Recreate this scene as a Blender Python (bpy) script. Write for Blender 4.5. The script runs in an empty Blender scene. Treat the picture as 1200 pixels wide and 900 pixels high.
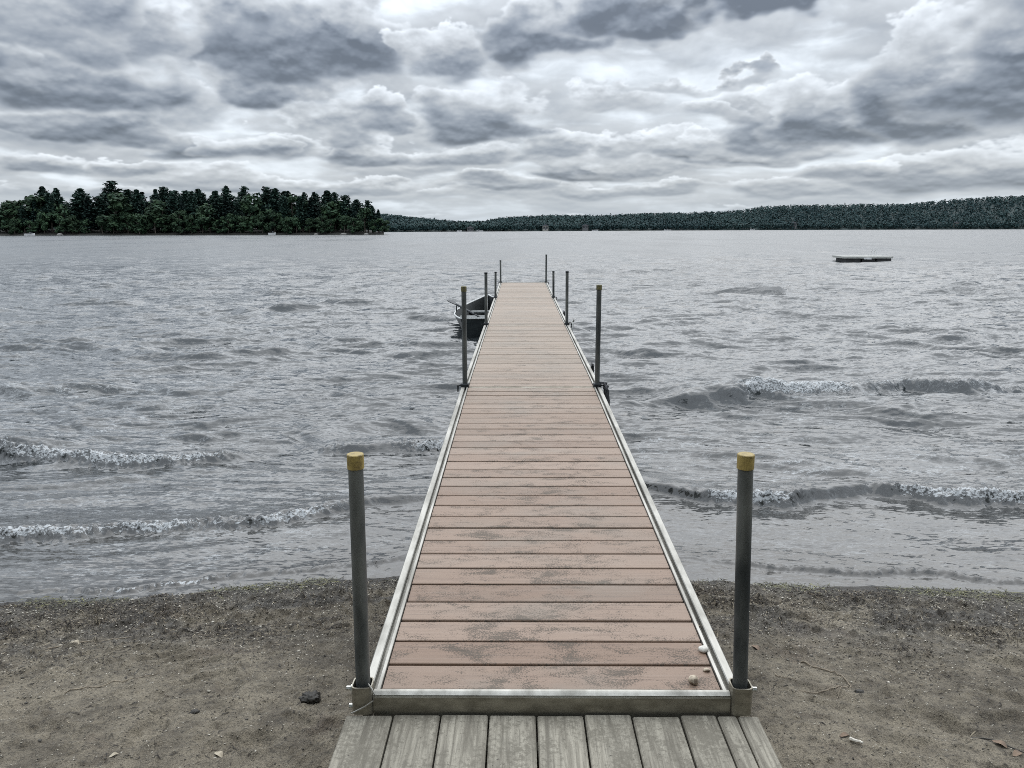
import bpy, math, random
import numpy as np
from mathutils import Matrix, Vector

R = math.radians
scene = bpy.context.scene
C = scene.collection
rng = np.random.default_rng(7)
random.seed(7)

# ------------------------------------------------------------------ camera
cam_d = bpy.data.cameras.new('camera')
cam_d.sensor_width = 36.0
cam_d.lens = 27.0
cam_d.clip_start = 0.05
cam_d.clip_end = 6000
cam = bpy.data.objects.new('camera', cam_d)
C.objects.link(cam)
PITCH, YAW, ROLL = 0.2001, 0.010, -0.003
fwd = Vector((-math.sin(YAW) * math.cos(PITCH), math.cos(YAW) * math.cos(PITCH), -math.sin(PITCH)))
rgt = Vector((math.cos(YAW), math.sin(YAW), 0))
upv = rgt.cross(fwd)
r2 = rgt * math.cos(ROLL) + upv * math.sin(ROLL)
u2 = -rgt * math.sin(ROLL) + upv * math.cos(ROLL)
M = Matrix((( r2.x, u2.x, -fwd.x, -0.1009), (r2.y, u2.y, -fwd.y, 0.0), (r2.z, u2.z, -fwd.z, 2.2), (0, 0, 0, 1)))
cam.matrix_world = M
scene.camera = cam

# ------------------------------------------------------------------ exposure and render settings
scene.view_settings.view_transform = 'Standard'
scene.view_settings.look = 'None'
scene.view_settings.exposure = 0.30
scene.view_settings.gamma = 1.0
scene.render.engine = 'CYCLES'
scene.cycles.use_denoising = False
scene.cycles.filter_width = 0.95
scene.cycles.max_bounces = 6
scene.cycles.diffuse_bounces = 3
scene.cycles.glossy_bounces = 3
scene.cycles.caustics_reflective = False
scene.cycles.caustics_refractive = False

# ------------------------------------------------------------------ node helpers
class S:
    """a node socket with arithmetic"""
    def __init__(self, nt, sock): self.nt, self.s = nt, sock
    def _m(self, op, *a, clamp=False):
        n = self.nt.nodes.new('ShaderNodeMath'); n.operation = op; n.use_clamp = clamp
        for i, v in enumerate((self,) + a):
            if isinstance(v, S): self.nt.links.new(v.s, n.inputs[i])
            else: n.inputs[i].default_value = v
        return S(self.nt, n.outputs[0])
    def __add__(self, o): return self._m('ADD', o)
    __radd__ = __add__
    def __sub__(self, o): return self._m('SUBTRACT', o)
    def __rsub__(self, o): return (self * -1.0) + o
    def __mul__(self, o): return self._m('MULTIPLY', o)
    __rmul__ = __mul__
    def __truediv__(self, o): return self._m('DIVIDE', o)
    def max(self, v): return self._m('MAXIMUM', v)
    def min(self, v): return self._m('MINIMUM', v)
    def pow(self, v): return self._m('POWER', v)
    def exp(self): return self._m('EXPONENT')
    def clamp(self): return self._m('ADD', 0.0, clamp=True)
    def floor(self): return self._m('FLOOR')
    def abs(self): return self._m('ABSOLUTE')
    def ramp(self, a, b):
        n = self.nt.nodes.new('ShaderNodeMapRange'); n.interpolation_type = 'SMOOTHSTEP'
        self.nt.links.new(self.s, n.inputs['Value'])
        n.inputs['From Min'].default_value = a; n.inputs['From Max'].default_value = b
        return S(self.nt, n.outputs['Result'])

def const(nt, v):
    n = nt.nodes.new('ShaderNodeValue'); n.outputs[0].default_value = v
    return S(nt, n.outputs[0])
def comb(nt, x, y, z):
    n = nt.nodes.new('ShaderNodeCombineXYZ')
    for i, v in enumerate((x, y, z)):
        if isinstance(v, S): nt.links.new(v.s, n.inputs[i])
        else: n.inputs[i].default_value = v
    return n.outputs[0]
def sep(nt, vec):
    n = nt.nodes.new('ShaderNodeSeparateXYZ'); nt.links.new(vec, n.inputs[0])
    return [S(nt, o) for o in n.outputs]
def noise(nt, vec, scale, detail=4, rough=0.55, dist=0.0, color=False):
    n = nt.nodes.new('ShaderNodeTexNoise')
    if vec is not None: nt.links.new(vec, n.inputs['Vector'])
    n.inputs['Scale'].default_value = scale; n.inputs['Detail'].default_value = detail
    n.inputs['Roughness'].default_value = rough; n.inputs['Distortion'].default_value = dist
    return n.outputs['Color'] if color else S(nt, n.outputs['Fac'])
def mixc(nt, fac, a, b):
    n = nt.nodes.new('ShaderNodeMix'); n.data_type = 'RGBA'
    if isinstance(fac, S): nt.links.new(fac.s, n.inputs[0])
    else: n.inputs[0].default_value = fac
    for i, v in ((6, a), (7, b)):
        if isinstance(v, (tuple, list)): n.inputs[i].default_value = (*v[:3], 1)
        else: nt.links.new(v, n.inputs[i])
    return n.outputs[2]
def scalec(nt, col, fac):
    n = nt.nodes.new('ShaderNodeVectorMath'); n.operation = 'SCALE'
    if isinstance(col, (tuple, list)): n.inputs[0].default_value = col[:3]
    else: nt.links.new(col, n.inputs[0])
    if isinstance(fac, S): nt.links.new(fac.s, n.inputs['Scale'])
    else: n.inputs['Scale'].default_value = fac
    return n.outputs[0]

# ------------------------------------------------------------------ world: sky with broken cloud
SUN_AZ, SUN_EL = 16.0, 52.0
ZENITH = 1.8
world = bpy.data.worlds.new('World'); scene.world = world
world.use_nodes = True
wt = world.node_tree
wt.nodes.clear()
wout = wt.nodes.new('ShaderNodeOutputWorld')
bg = wt.nodes.new('ShaderNodeBackground')
bg.inputs['Strength'].default_value = 0.1
wt.links.new(bg.outputs[0], wout.inputs[0])
sky = wt.nodes.new('ShaderNodeTexSky'); sky.sky_type = 'NISHITA'; sky.sun_disc = False
sky.sun_elevation = R(SUN_EL); sky.sun_rotation = R(SUN_AZ)
tc = wt.nodes.new('ShaderNodeTexCoord')
nrm = wt.nodes.new('ShaderNodeVectorMath'); nrm.operation = 'NORMALIZE'
wt.links.new(tc.outputs['Generated'], nrm.inputs[0])
dx, dy, dz = sep(wt, nrm.outputs[0])

def sstep(a, b, x):
    t = np.clip((x - a) / (b - a), 0, 1); return t * t * (3 - 2 * t)
def vnoise(x, y, seed=0):
    xi, yi = np.floor(x).astype(np.int64), np.floor(y).astype(np.int64)
    fx, fy = x - xi, y - yi
    fx, fy = fx * fx * (3 - 2 * fx), fy * fy * (3 - 2 * fy)
    def h(a, b):
        n = (a * 374761393 + b * 668265263 + seed * 1442695041) & 0xffffffff
        n = ((n ^ (n >> 13)) * 1274126177) & 0xffffffff
        return ((n ^ (n >> 16)) & 0xffff) / 65535.0
    a, b, c, d = h(xi, yi), h(xi + 1, yi), h(xi, yi + 1), h(xi + 1, yi + 1)
    return (a * (1 - fx) + b * fx) * (1 - fy) + (c * (1 - fx) + d * fx) * fy
def fbm(x, y, seed=0, oct=4, gain=0.5):
    s, a, t = 0, 1.0, 0
    for k in range(oct):
        s = s + a * vnoise(x * 2 ** k + 17.3 * k, y * 2 ** k - 9.1 * k, seed + k); t += a; a *= gain
    return s / t

# cumulus banks by direction: azimuth, elevation of the flat base, half width, height above base, darkness (degrees)
BANKS = [
    (-30, 8.2, 7.0, 3.9, .95), (-31, 11.8, 6, 4.0, .55), (-16, 11.0, 8.5, 4.8, 1.0), (-23.5, 11.6, 4.0, 3.2, .6), (-17.0, 8.3, 5.0, 2.2, .95), (-21.5, 5.0, 5.6, 1.7, 1.0),
    (-28.3, 6.0, 5.0, 1.3, .85), (-24.0, 7.3, 3.6, 1.9, .25), (-2.4, 7.1, 4.2, 3.4, .95), (2.2, 12.1, 3.8, 4.6, .90), (-4.5, 11.2, 3.2, 2.6, .55), (8.5, 13.6, 6.5, 3.2, 1.0), (16.5, 14.2, 6.5, 2.6, 1.1),
    (16.6, 6.1, 4.2, 3.4, .80), (21.5, 6.5, 4.4, 3.4, .95), (26.5, 6.9, 4.6, 5.6, 1.0), (32.5, 7.9, 5.5, 8.0, 1.0), (13.6, 4.8, 6.0, 1.4, .95), (9.0, 5.2, 3.5, 1.5, .35),
    (5.6, 3.9, 4.6, 1.2, .9), (28.0, 2.8, 7.0, 1.9, .75), (22, 3.3, 4.0, 1.0, .6), (-31.5, 3.6, 4.6, 1.0, .8), (-11.0, 4.9, 4.0, 1.5, .8), (-5.0, 4.7, 3.4, 1.2, .6), (1.5, 5.3, 3.2, 1.3, .5),
    (-0.5, 2.9, 4.8, .9, .75), (-9.6, 7.0, 2.6, 1.9, .6), (-13.0, 6.5, 3.0, 1.5, .55), (-20, 2.8, 5, .8, .7), (19, 2.3, 5, .8, .6), (8, 2.4, 6, .7, .6), (-12, 2.7, 4.4, .7, .6), (-27, 2.2, 5, .6, .6),
    (11.0, 9.6, 3.2, .8, .25), (16.0, 9.9, 2.6, .5, .3), (8.0, 8.2, 3.0, 1.2, .25), (13.5, 7.6, 2.6, 1.0, .15),
]
_b = np.random.default_rng(12)
for _k in range(46):
    _e = .5 + 5.2 * _b.uniform() ** 1.3
    BANKS.append((_b.uniform(-46, 46), _e, _b.uniform(1.6, 4.2), .25 + .16 * _e * _b.uniform(.6, 1.5), _b.uniform(.15, .7)))
for _k in range(26):
    _s = -1 if _k % 2 else 1
    BANKS.append((_s * _b.uniform(37, 56), _b.uniform(5, 14), _b.uniform(4, 7), _b.uniform(1.5, 4.5), _b.uniform(.5, 1.0)))
BANKS.sort(key=lambda b: b[1])
def gnoise(x, y, seed):
    xi, yi = np.floor(x).astype(np.int64), np.floor(y).astype(np.int64)
    fx, fy = (x - xi).astype(np.float32), (y - yi).astype(np.float32)
    u, v = fx * fx * fx * (fx * (fx * 6 - 15) + 10), fy * fy * fy * (fy * (fy * 6 - 15) + 10)
    def g(a, b, px, py):
        n = ((xi + a) * 374761393 + (yi + b) * 668265263 + seed * 1442695041) & 0xffffffff
        n = ((n ^ (n >> 13)) * 1274126177) & 0xffffffff; n = (n ^ (n >> 16)) & 1023
        t = n.astype(np.float32) * (6.2831853 / 1024)
        return np.cos(t) * px + np.sin(t) * py
    a, b = g(0, 0, fx, fy), g(1, 0, fx - 1, fy)
    c, d = g(0, 1, fx, fy - 1), g(1, 1, fx - 1, fy - 1)
    return ((a * (1 - u) + b * u) * (1 - v) + (c * (1 - u) + d * u) * v) * 1.4
def gfbm(x, y, seed, oct=5, gain=.5):
    s, a, t = 0, 1.0, 0
    for k in range(oct):
        s = s + a * gnoise(x, y, seed + k); t += a; a *= gain
        x, y = (x * .80 - y * .60) * 2.03 + 13.7, (x * .60 + y * .80) * 2.03 - 7.1
    return s / t
def worley(x, y, seed):
    xi, yi = np.floor(x).astype(np.int64), np.floor(y).astype(np.int64)
    best = np.zeros(x.shape, np.float32)
    for a in (-1, 0, 1):
        for b in (-1, 0, 1):
            cx, cy = xi + a, yi + b
            n = (cx * 374761393 + cy * 668265263 + seed * 1442695041) & 0xffffffff
            n = ((n ^ (n >> 13)) * 1274126177) & 0xffffffff; n = n ^ (n >> 16)
            px, py = cx + (n & 0xff) / 255.0, cy + ((n >> 8) & 0xff) / 255.0
            best += np.exp(-9.0 * ((px - x) ** 2 + (py - y) ** 2)).astype(np.float32)
    return np.clip(-np.log(best + 1e-5) / 9.0, 0, 1) ** .5      # rounded cell distance
def sky_colours(az, el):
    """linear sky colour on an azimuth x elevation grid (1-D arrays in degrees, elevation rising)"""
    A, E = np.meshgrid(az, el)
    Ep = np.maximum(E, 0)
    q = (Ep + .25) ** 0.60 * 1.75                     # clouds crowd together towards the horizon
    a1 = A * 0.235
    w1, w2 = gfbm(a1 * .55, q * .7 + 3, 201, 4), gfbm(a1 * .55 + 31, q * .7, 207, 4)
    w3, w4 = gfbm(a1 * 2.6 + 7, q * 2.8, 213, 4, .6), gfbm(a1 * 2.6 - 7, q * 2.8, 217, 4, .6)
    Aw = A + w1 * 6.0 + w3 * 1.0
    Ew = E + (w2 * 2.2 + w4 * .9) * (Ep * .085 + .20)
    Es = E + w2 * 2.2 * (Ep * .085 + .20)
    n = gfbm(a1 * .50 + w1 * .4, q * 1.05 + w2 * .3, 221, 7, .52)
    p = 0; amp = 1.0; f = .80
    for k in range(5):
        p = p + amp * (0.40 - worley(a1 * f + w3 * .20 * f ** .5 + 5 * k, q * f * 1.25 + w4 * .20 * f ** .5, 231 + k)); amp *= .56; f *= 1.95
    de_ = el[1] - el[0]
    def over(F, hgt):
        cum = np.cumsum(F * de_, 0)
        idx = np.clip((E + hgt - el[0]) / de_, 0, len(el) - 1.001); i0 = idx.astype(int); fr = idx - i0
        c2 = np.take_along_axis(cum, i0, 0) * (1 - fr) + np.take_along_axis(cum, i0 + 1, 0) * fr
        return (c2 - cum) / hgt
    rel = p - over(p, Ep * .045 + .10)                     # billows: bright heads, shaded undersides
    reln = n - over(n, Ep * .09 + .25)
    def tint(lum):
        t = sstep(.13, .50, lum)[..., None]
        return lum[..., None] * (np.array((.835, .975, 1.195)) * (1 - t) + np.array((.94, 1.0, 1.065)) * t)
    # a high veil, then a layer of broken stratus, then the cumulus banks from the farthest to the nearest
    hi = .72 + .40 * gfbm(a1 * .8 + 3, q * 1.7 + w2, 261, 6, .55)
    col = hi[..., None] * np.array((.88, .95, 1.02))
    cov = sstep(-.34, .06, n + .25 * p) * .95
    lum = np.clip(.45 + .30 * reln + .16 * rel - .20 * np.clip(n, -.3, .5), .16, .85)
    hole = np.exp(-((Aw - 13.5) / 8.0) ** 2 - ((Ew - 9.6) / 2.4) ** 2)
    cov = cov * (1 - .85 * hole)
    col = col * (1 - cov[..., None]) + tint(lum) * cov[..., None]
    for a, e, ra, re, dk in BANKS:
        ja, jb = np.searchsorted(az, (a - ra * 2.6 - 4, a + ra * 2.6 + 4)); ia, ib = np.searchsorted(el, (e - re * 1.2 - 1.6, e + re * 2.2 + 1.6))
        if jb - ja < 2 or ib - ia < 2: continue
        W = (slice(ia, ib), slice(ja, jb))
        hs = (Es[W] - e) / re; k_ = sstep(-.1, .6, hs)
        h = hs * (1 - k_) + (Ew[W] - e) / re * k_
        v = np.where(h > 0, h, h * re / (re * .30 + .16))
        d_ = 1.22 - ((Aw[W] - a) / ra) ** 2 - v * np.abs(v) * np.sign(v) + p[W] * (.22 + .86 * k_) + n[W] * (.30 + .25 * k_)
        al = k_ * sstep(-.08, .30, d_) + (1 - k_) * sstep(-.45, 1.05, d_) * (.97 if dk > .4 else .80)
        core = sstep(.0, 1.0, d_)
        up_ = sstep(-.15, 1.15, h)
        lum = .475 + .20 * up_ - dk * (.315 - .215 * up_) * core + rel[W] * (.30 + .14 * up_) + reln[W] * .10 + .10 * (1 - sstep(.0, .7, d_)) * up_
        lum = np.clip(lum, .14, .82)
        al = al[..., None]
        col[W] = col[W] * (1 - al) + tint(lum) * al
    hz = (.45 + .55 * sstep(.0, 4.0, E))[..., None]
    return np.array((.40, .47, .54)) * (1 - hz) + .40 * (np.maximum(col, .01) / .40) ** 1.06 * hz

def sky_image(name, az, el):
    c = sky_colours(az, el)
    h, w = c.shape[:2]
    im = bpy.data.images.new(name, w, h, alpha=False, float_buffer=True)
    im.colorspace_settings.name = 'Non-Color'
    px = np.ones((h, w, 4), np.float32); px[..., :3] = c
    im.pixels.foreach_set(px.ravel()); im.update(); im.pack()
    n = wt.nodes.new('ShaderNodeTexImage'); n.image = im; n.extension = 'EXTEND'; n.interpolation = 'Cubic'
    return n
az_s = dx._m('ARCTAN2', dy) * 57.29578
el_s = dz._m('ARCSINE') * 57.29578
n_all = sky_image('cloud cover', np.linspace(-180, 180, 1100), np.linspace(-4, 90, 300))
wt.links.new(comb(wt, (az_s + 180.0) / 360.0, (el_s + 4.0) / 94.0, 0.0), n_all.inputs[0])
FA, FE0, FE1 = 50.0, -1.0, 22.0
n_fr = sky_image('cloud cover over the lake', np.linspace(-FA, FA, 1700), np.linspace(FE0, FE1, 420))
wt.links.new(comb(wt, (az_s + FA) / (2 * FA), (el_s - FE0) / (FE1 - FE0), 0.0), n_fr.inputs[0])
m_fr = (az_s.abs() * -1.0).ramp(-48.0, -40.0) * (el_s * -1.0).ramp(-21.0, -17.0)
clouds = mixc(wt, m_fr, n_all.outputs[0], n_fr.outputs[0])
clouds = mixc(wt, 0.06, clouds, scalec(wt, sky.outputs[0], 0.1))
zen = dz.ramp(0.20, 0.55) * ZENITH + 1.0          # an overcast sky is brightest overhead
wt.links.new(scalec(wt, clouds, zen * 10.0), bg.inputs['Color'])
world.cycles.sampling_method = 'MANUAL'
world.cycles.sample_map_resolution = 512

# ------------------------------------------------------------------ sun behind the cloud
sl = bpy.data.lights.new('sun', 'SUN'); sl.energy = 1.0; sl.angle = R(85); sl.color = (1, 0.96, 0.9)
sun = bpy.data.objects.new('sun', sl); C.objects.link(sun)
sd = Vector((math.sin(R(SUN_AZ)) * math.cos(R(SUN_EL)), math.cos(R(SUN_AZ)) * math.cos(R(SUN_EL)), math.sin(R(SUN_EL))))
sun.rotation_euler = (-sd).to_track_quat('-Z', 'Y').to_euler()
sun.location = (0, 0, 60)

# ------------------------------------------------------------------ mesh helpers
class MB:
    def __init__(self): self.v, self.f, self.n = [], [], 0
    def add(self, verts, faces):
        verts = [tuple(p) for p in verts]
        self.f += [tuple(i + self.n for i in fc) for fc in faces]
        self.v += verts; self.n += len(verts)
        return self
    def box(self, x0, x1, y0, y1, z0, z1, b=0.0):
        if b <= 0:
            v = [(x, y, z) for z in (z0, z1) for y in (y0, y1) for x in (x0, x1)]
            return self.add(v, [(0, 2, 3, 1), (4, 5, 7, 6), (0, 1, 5, 4), (2, 6, 7, 3), (0, 4, 6, 2), (1, 3, 7, 5)])
        v, f = [], []
        for sx, X in ((1, x0), (-1, x1)):
            for sy, Y in ((1, y0), (-1, y1)):
                for sz, Z in ((1, z0), (-1, z1)):
                    v += [(X, Y + sy * b, Z + sz * b), (X + sx * b, Y, Z + sz * b), (X + sx * b, Y + sy * b, Z)]
        def i(x, y, z, k): return ((x * 2 + y) * 2 + z) * 3 + k
        for a in (0, 1):
            f += [(i(a, 0, 0, 0), i(a, 1, 0, 0), i(a, 1, 1, 0), i(a, 0, 1, 0)), (i(0, a, 0, 1), i(1, a, 0, 1), i(1, a, 1, 1), i(0, a, 1, 1)),
                  (i(0, 0, a, 2), i(1, 0, a, 2), i(1, 1, a, 2), i(0, 1, a, 2))]
            for c in (0, 1):
                f += [(i(a, c, 0, 0), i(a, c, 1, 0), i(a, c, 1, 1), i(a, c, 0, 1)), (i(a, 0, c, 0), i(a, 1, c, 0), i(a, 1, c, 2), i(a, 0, c, 2)),
                      (i(0, a, c, 1), i(1, a, c, 1), i(1, a, c, 2), i(0, a, c, 2))]
                for d in (0, 1): f.append((i(a, c, d, 0), i(a, c, d, 1), i(a, c, d, 2)))
        return self.add(v, f)
    def tube(self, pts, rad, seg=10, caps=True):
        pts = [Vector(p) for p in pts]; n = len(pts)
        rad = rad if isinstance(rad, (list, tuple)) else [rad] * n
        v, f = [], []
        for k, p in enumerate(pts):
            t = (pts[min(k + 1, n - 1)] - pts[max(k - 1, 0)]).normalized()
            a = Vector((0, 0, 1)) if abs(t.z) < 0.9 else Vector((1, 0, 0))
            s = t.cross(a).normalized(); q = s.cross(t)
            for j in range(seg):
                w = 2 * math.pi * j / seg
                v.append(p + (s * math.cos(w) + q * math.sin(w)) * rad[k])
        for k in range(n - 1):
            for j in range(seg):
                f.append((k * seg + j, k * seg + (j + 1) % seg, (k + 1) * seg + (j + 1) % seg, (k + 1) * seg + j))
        if caps: f += [tuple(range(seg))[::-1], tuple((n - 1) * seg + j for j in range(seg))]
        return self.add(v, f)
    def prism(self, prof, axis, a, b):
        """profile polygon extruded along x or y"""
        n = len(prof); v = []
        for t in (a, b):
            for p, q in prof: v.append((t, p, q) if axis == 'x' else (p, t, q))
        f = [(i, (i + 1) % n, n + (i + 1) % n, n + i) for i in range(n)]
        f += [tuple(range(n))[::-1], tuple(range(n, 2 * n))]
        return self.add(v, f)
    def map(self, fn): self.v = [tuple(fn(*p)) for p in self.v]; return self
    def build(self, name, mat, parent=None, smooth=False, loc=None):
        me = bpy.data.meshes.new(name)
        me.from_pydata(self.v, [], self.f)
        me.validate()
        import bmesh
        bm = bmesh.new(); bm.from_mesh(me); bmesh.ops.recalc_face_normals(bm, faces=bm.faces); bm.to_mesh(me); bm.free()
        if smooth:
            for p in me.polygons: p.use_smooth = True
            me.set_sharp_from_angle(angle=R(42))
        me.materials.append(mat)
        o = bpy.data.objects.new(name, me); C.objects.link(o)
        if parent: o.parent = parent
        if loc: o.location = loc
        return o

def np_mesh(name, verts, faces, mat, parent=None, smooth=False, attrs=None):
    """numpy verts (n,3) and faces (m,3|4) to one mesh object"""
    me = bpy.data.meshes.new(name)
    nv, (nf, k) = len(verts), faces.shape
    me.vertices.add(nv); me.vertices.foreach_set('co', np.ascontiguousarray(verts, np.float32).ravel())
    me.loops.add(nf * k); me.loops.foreach_set('vertex_index', np.ascontiguousarray(faces, np.int32).ravel())
    me.polygons.add(nf); me.polygons.foreach_set('loop_start', np.arange(0, nf * k, k, dtype=np.int32))
    if smooth: me.polygons.foreach_set('use_smooth', np.ones(nf, bool))
    for nm, a in (attrs or {}).items():
        at = me.attributes.new(nm, 'FLOAT', 'POINT'); at.data.foreach_set('value', np.ascontiguousarray(a, np.float32).ravel())
    me.update(calc_edges=True)
    if mat: me.materials.append(mat)
    o = bpy.data.objects.new(name, me); C.objects.link(o)
    if parent: o.parent = parent
    return o
def grid_faces(nr, nc):
    i = np.arange(nr * nc).reshape(nr, nc)
    return np.stack([i[:-1, :-1], i[:-1, 1:], i[1:, 1:], i[1:, :-1]], -1).reshape(-1, 4)

def tag(o, label=None, cat=None, group=None, kind=None):
    if label: o['label'] = label
    if cat: o['category'] = cat
    if group: o['group'] = group
    if kind: o['kind'] = kind
    return o
def empty(name, loc=(0, 0, 0), rz=0.0):
    o = bpy.data.objects.new(name, None); C.objects.link(o)
    o.location = loc; o.rotation_euler = (0, 0, rz); o.empty_display_size = 0.2
    return o
# ------------------------------------------------------------------ materials
def mat(name, base=(0.5, 0.5, 0.5), rough=0.6, metal=0.0, spec=0.5):
    m = bpy.data.materials.new(name); m.use_nodes = True
    b = m.node_tree.nodes['Principled BSDF']
    b.inputs['Base Color'].default_value = (*base, 1); b.inputs['Roughness'].default_value = rough
    b.inputs['Metallic'].default_value = metal; b.inputs['Specular IOR Level'].default_value = spec
    return m, m.node_tree, b
def objco(nt):
    n = nt.nodes.new('ShaderNodeTexCoord'); return n.outputs['Object']
def geopos(nt):
    n = nt.nodes.new('ShaderNodeNewGeometry'); return n.outputs['Position']
def bump(nt, b, h, strength, dist):
    n = nt.nodes.new('ShaderNodeBump'); n.inputs['Strength'].default_value = strength; n.inputs['Distance'].default_value = dist
    nt.links.new(h.s, n.inputs['Height']); nt.links.new(n.outputs[0], b.inputs['Normal'])
def varied(name, c0, c1, scale, rough=0.7, metal=0.0, stretch=(1, 1, 1), bumpd=0.0, r2=None, lo=0.3, hi=0.7):
    """two colours mixed by stretched noise"""
    m, nt, b = mat(name, c0, rough, metal)
    mp = nt.nodes.new('ShaderNodeMapping'); mp.inputs['Scale'].default_value = stretch
    nt.links.new(objco(nt), mp.inputs[0])
    n = noise(nt, mp.outputs[0], scale, 6, 0.62)
    nt.links.new(mixc(nt, n.ramp(lo, hi), c0, c1), b.inputs['Base Color'])
    if r2 is not None: nt.links.new((n.ramp(0.3, 0.7) * (r2 - rough) + rough).s, b.inputs['Roughness'])
    if bumpd: bump(nt, b, n, 0.6, bumpd)
    return m

M_ALU = varied('aluminium', (0.44, 0.43, 0.395), (0.27, 0.262, 0.235), 11, 0.42, 0.85, (1, .25, 1), 0.0006, 0.6)
M_STAIN_SHADE = varied('stained and shaded aluminium', (0.36, 0.34, 0.285), (0.20, 0.182, 0.142), 9, 0.40, 0.85, (1, 1, 2.5), 0.0006, 0.62)  # darker than the rails: stain plus the plate's dark reflections put into colour
M_PIPE = varied('galvanised pipe', (0.150, 0.158, 0.150), (0.026, 0.031, 0.032), 7, 0.42, 0.35, (1, 1, .3), 0.0008, 0.72)
M_DARK = varied('dark steel', (0.035, 0.04, 0.045), (0.015, 0.017, 0.02), 30, 0.5, 0.5)
M_BOLT = varied('zinc bolt', (0.7, 0.7, 0.66), (0.5, 0.5, 0.46), 60, 0.35, 0.9)
M_YEL = varied('yellow cap', (0.33, 0.245, 0.075), (0.14, 0.10, 0.035), 45, 0.5, 0.0, (1, 1, 1), 0.0, None, .4, .75)
M_CAPD = varied('faded dark yellow cap', (0.16, 0.14, 0.05), (0.06, 0.06, 0.04), 40, 0.6)
M_STONE = varied('beach stone', (0.55, 0.47, 0.36), (0.20, 0.15, 0.11), 45, 0.75, 0, (1, 1, 1), 0.002, None, .42, .62)
M_WSTONE = varied('white stone', (0.72, 0.70, 0.64), (0.45, 0.42, 0.36), 60, 0.7, 0, (1, 1, 1), 0.002)
M_TWIG = varied('dry twig', (0.30, 0.25, 0.18), (0.16, 0.13, 0.10), 40, 0.8)
M_WTWIG = varied('bleached stick', (0.70, 0.66, 0.58), (0.45, 0.42, 0.36), 40, 0.8)
M_LEAF = varied('dead leaf', (0.20, 0.135, 0.088), (0.11, 0.075, 0.05), 50, 0.7)
M_PLEAF = varied('pale leaf', (0.42, 0.37, 0.28), (0.25, 0.21, 0.15), 50, 0.7)
M_CLUMP = varied('wet weed clump', (0.016, 0.014, 0.011), (0.035, 0.03, 0.022), 60, 0.6)
M_ROPE = varied('black rope', (0.02, 0.02, 0.022), (0.045, 0.045, 0.05), 80, 0.8)
M_WROPE = varied('pale rope', (0.6, 0.6, 0.58), (0.35, 0.35, 0.33), 80, 0.8)
M_HULL = varied('dark green hull paint', (0.013, 0.018, 0.020), (0.030, 0.038, 0.040), 6, 0.35, 0.0, (1, 1, 3))
M_BIN = varied('grey boat interior', (0.034, 0.039, 0.040), (0.02, 0.023, 0.024), 5, 0.6)
M_GUN = varied('pale gunwale', (0.62, 0.63, 0.62), (0.42, 0.43, 0.42), 12, 0.45, 0.3)
M_SEAT = varied('worn bench paint', (0.19, 0.205, 0.205), (0.10, 0.11, 0.11), 9, 0.6)
M_RAFT = varied('weathered raft deck', (0.42, 0.42, 0.39), (0.28, 0.28, 0.26), 3, 0.75, 0, (1, 6, 1))
M_FLOAT = varied('black float', (0.012, 0.012, 0.013), (0.025, 0.025, 0.026), 3, 0.55)
M_WHITE = varied('white paint', (0.75, 0.75, 0.74), (0.6, 0.6, 0.6), 3, 0.5)
M_ROOF = varied('grey roof', (0.12, 0.12, 0.13), (0.08, 0.08, 0.09), 2, 0.8)
M_GLASS = varied('window glass', (0.03, 0.035, 0.04), (0.05, 0.055, 0.06), 1, 0.1)
M_ROCK = varied('shore rock', (0.28, 0.27, 0.25), (0.16, 0.155, 0.145), 1.2, 0.85, 0, (1, 1, 1), 0.05)
M_TRUNK = varied('bark', (0.10, 0.085, 0.07), (0.05, 0.042, 0.035), 3, 0.9, 0, (1, 1, .2))
M_PALET = varied('pale bark', (0.26, 0.24, 0.21), (0.14, 0.12, 0.10), 3, 0.9, 0, (1, 1, .2))

def foliage(name, c0, c1, scale=0.6, vary=0.35):
    m, nt, b = mat(name, c0, 0.75, 0, 0.2)
    n = noise(nt, objco(nt), scale, 3, 0.6)
    oi = nt.nodes.new('ShaderNodeObjectInfo')
    col = mixc(nt, n.ramp(0.35, 0.65), c0, c1)
    gi = nt.nodes.new('ShaderNodeNewGeometry')
    v = S(nt, oi.outputs['Random']) * 0.6 + 0.65 + S(nt, gi.outputs['Random Per Island']) * vary
    nt.links.new(scalec(nt, col, v), b.inputs['Base Color'])
    return m
M_PINE = foliage('pine needles', (0.013, 0.030, 0.024), (0.021, 0.045, 0.033))
M_SPR = foliage('spruce needles', (0.009, 0.021, 0.019), (0.014, 0.032, 0.026))
M_DEC = foliage('broad leaves', (0.016, 0.036, 0.021), (0.034, 0.064, 0.031))
M_FOREST = foliage('far forest leaves', (0.015, 0.033, 0.035), (0.023, 0.045, 0.044), 0.012, 0.15)

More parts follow.
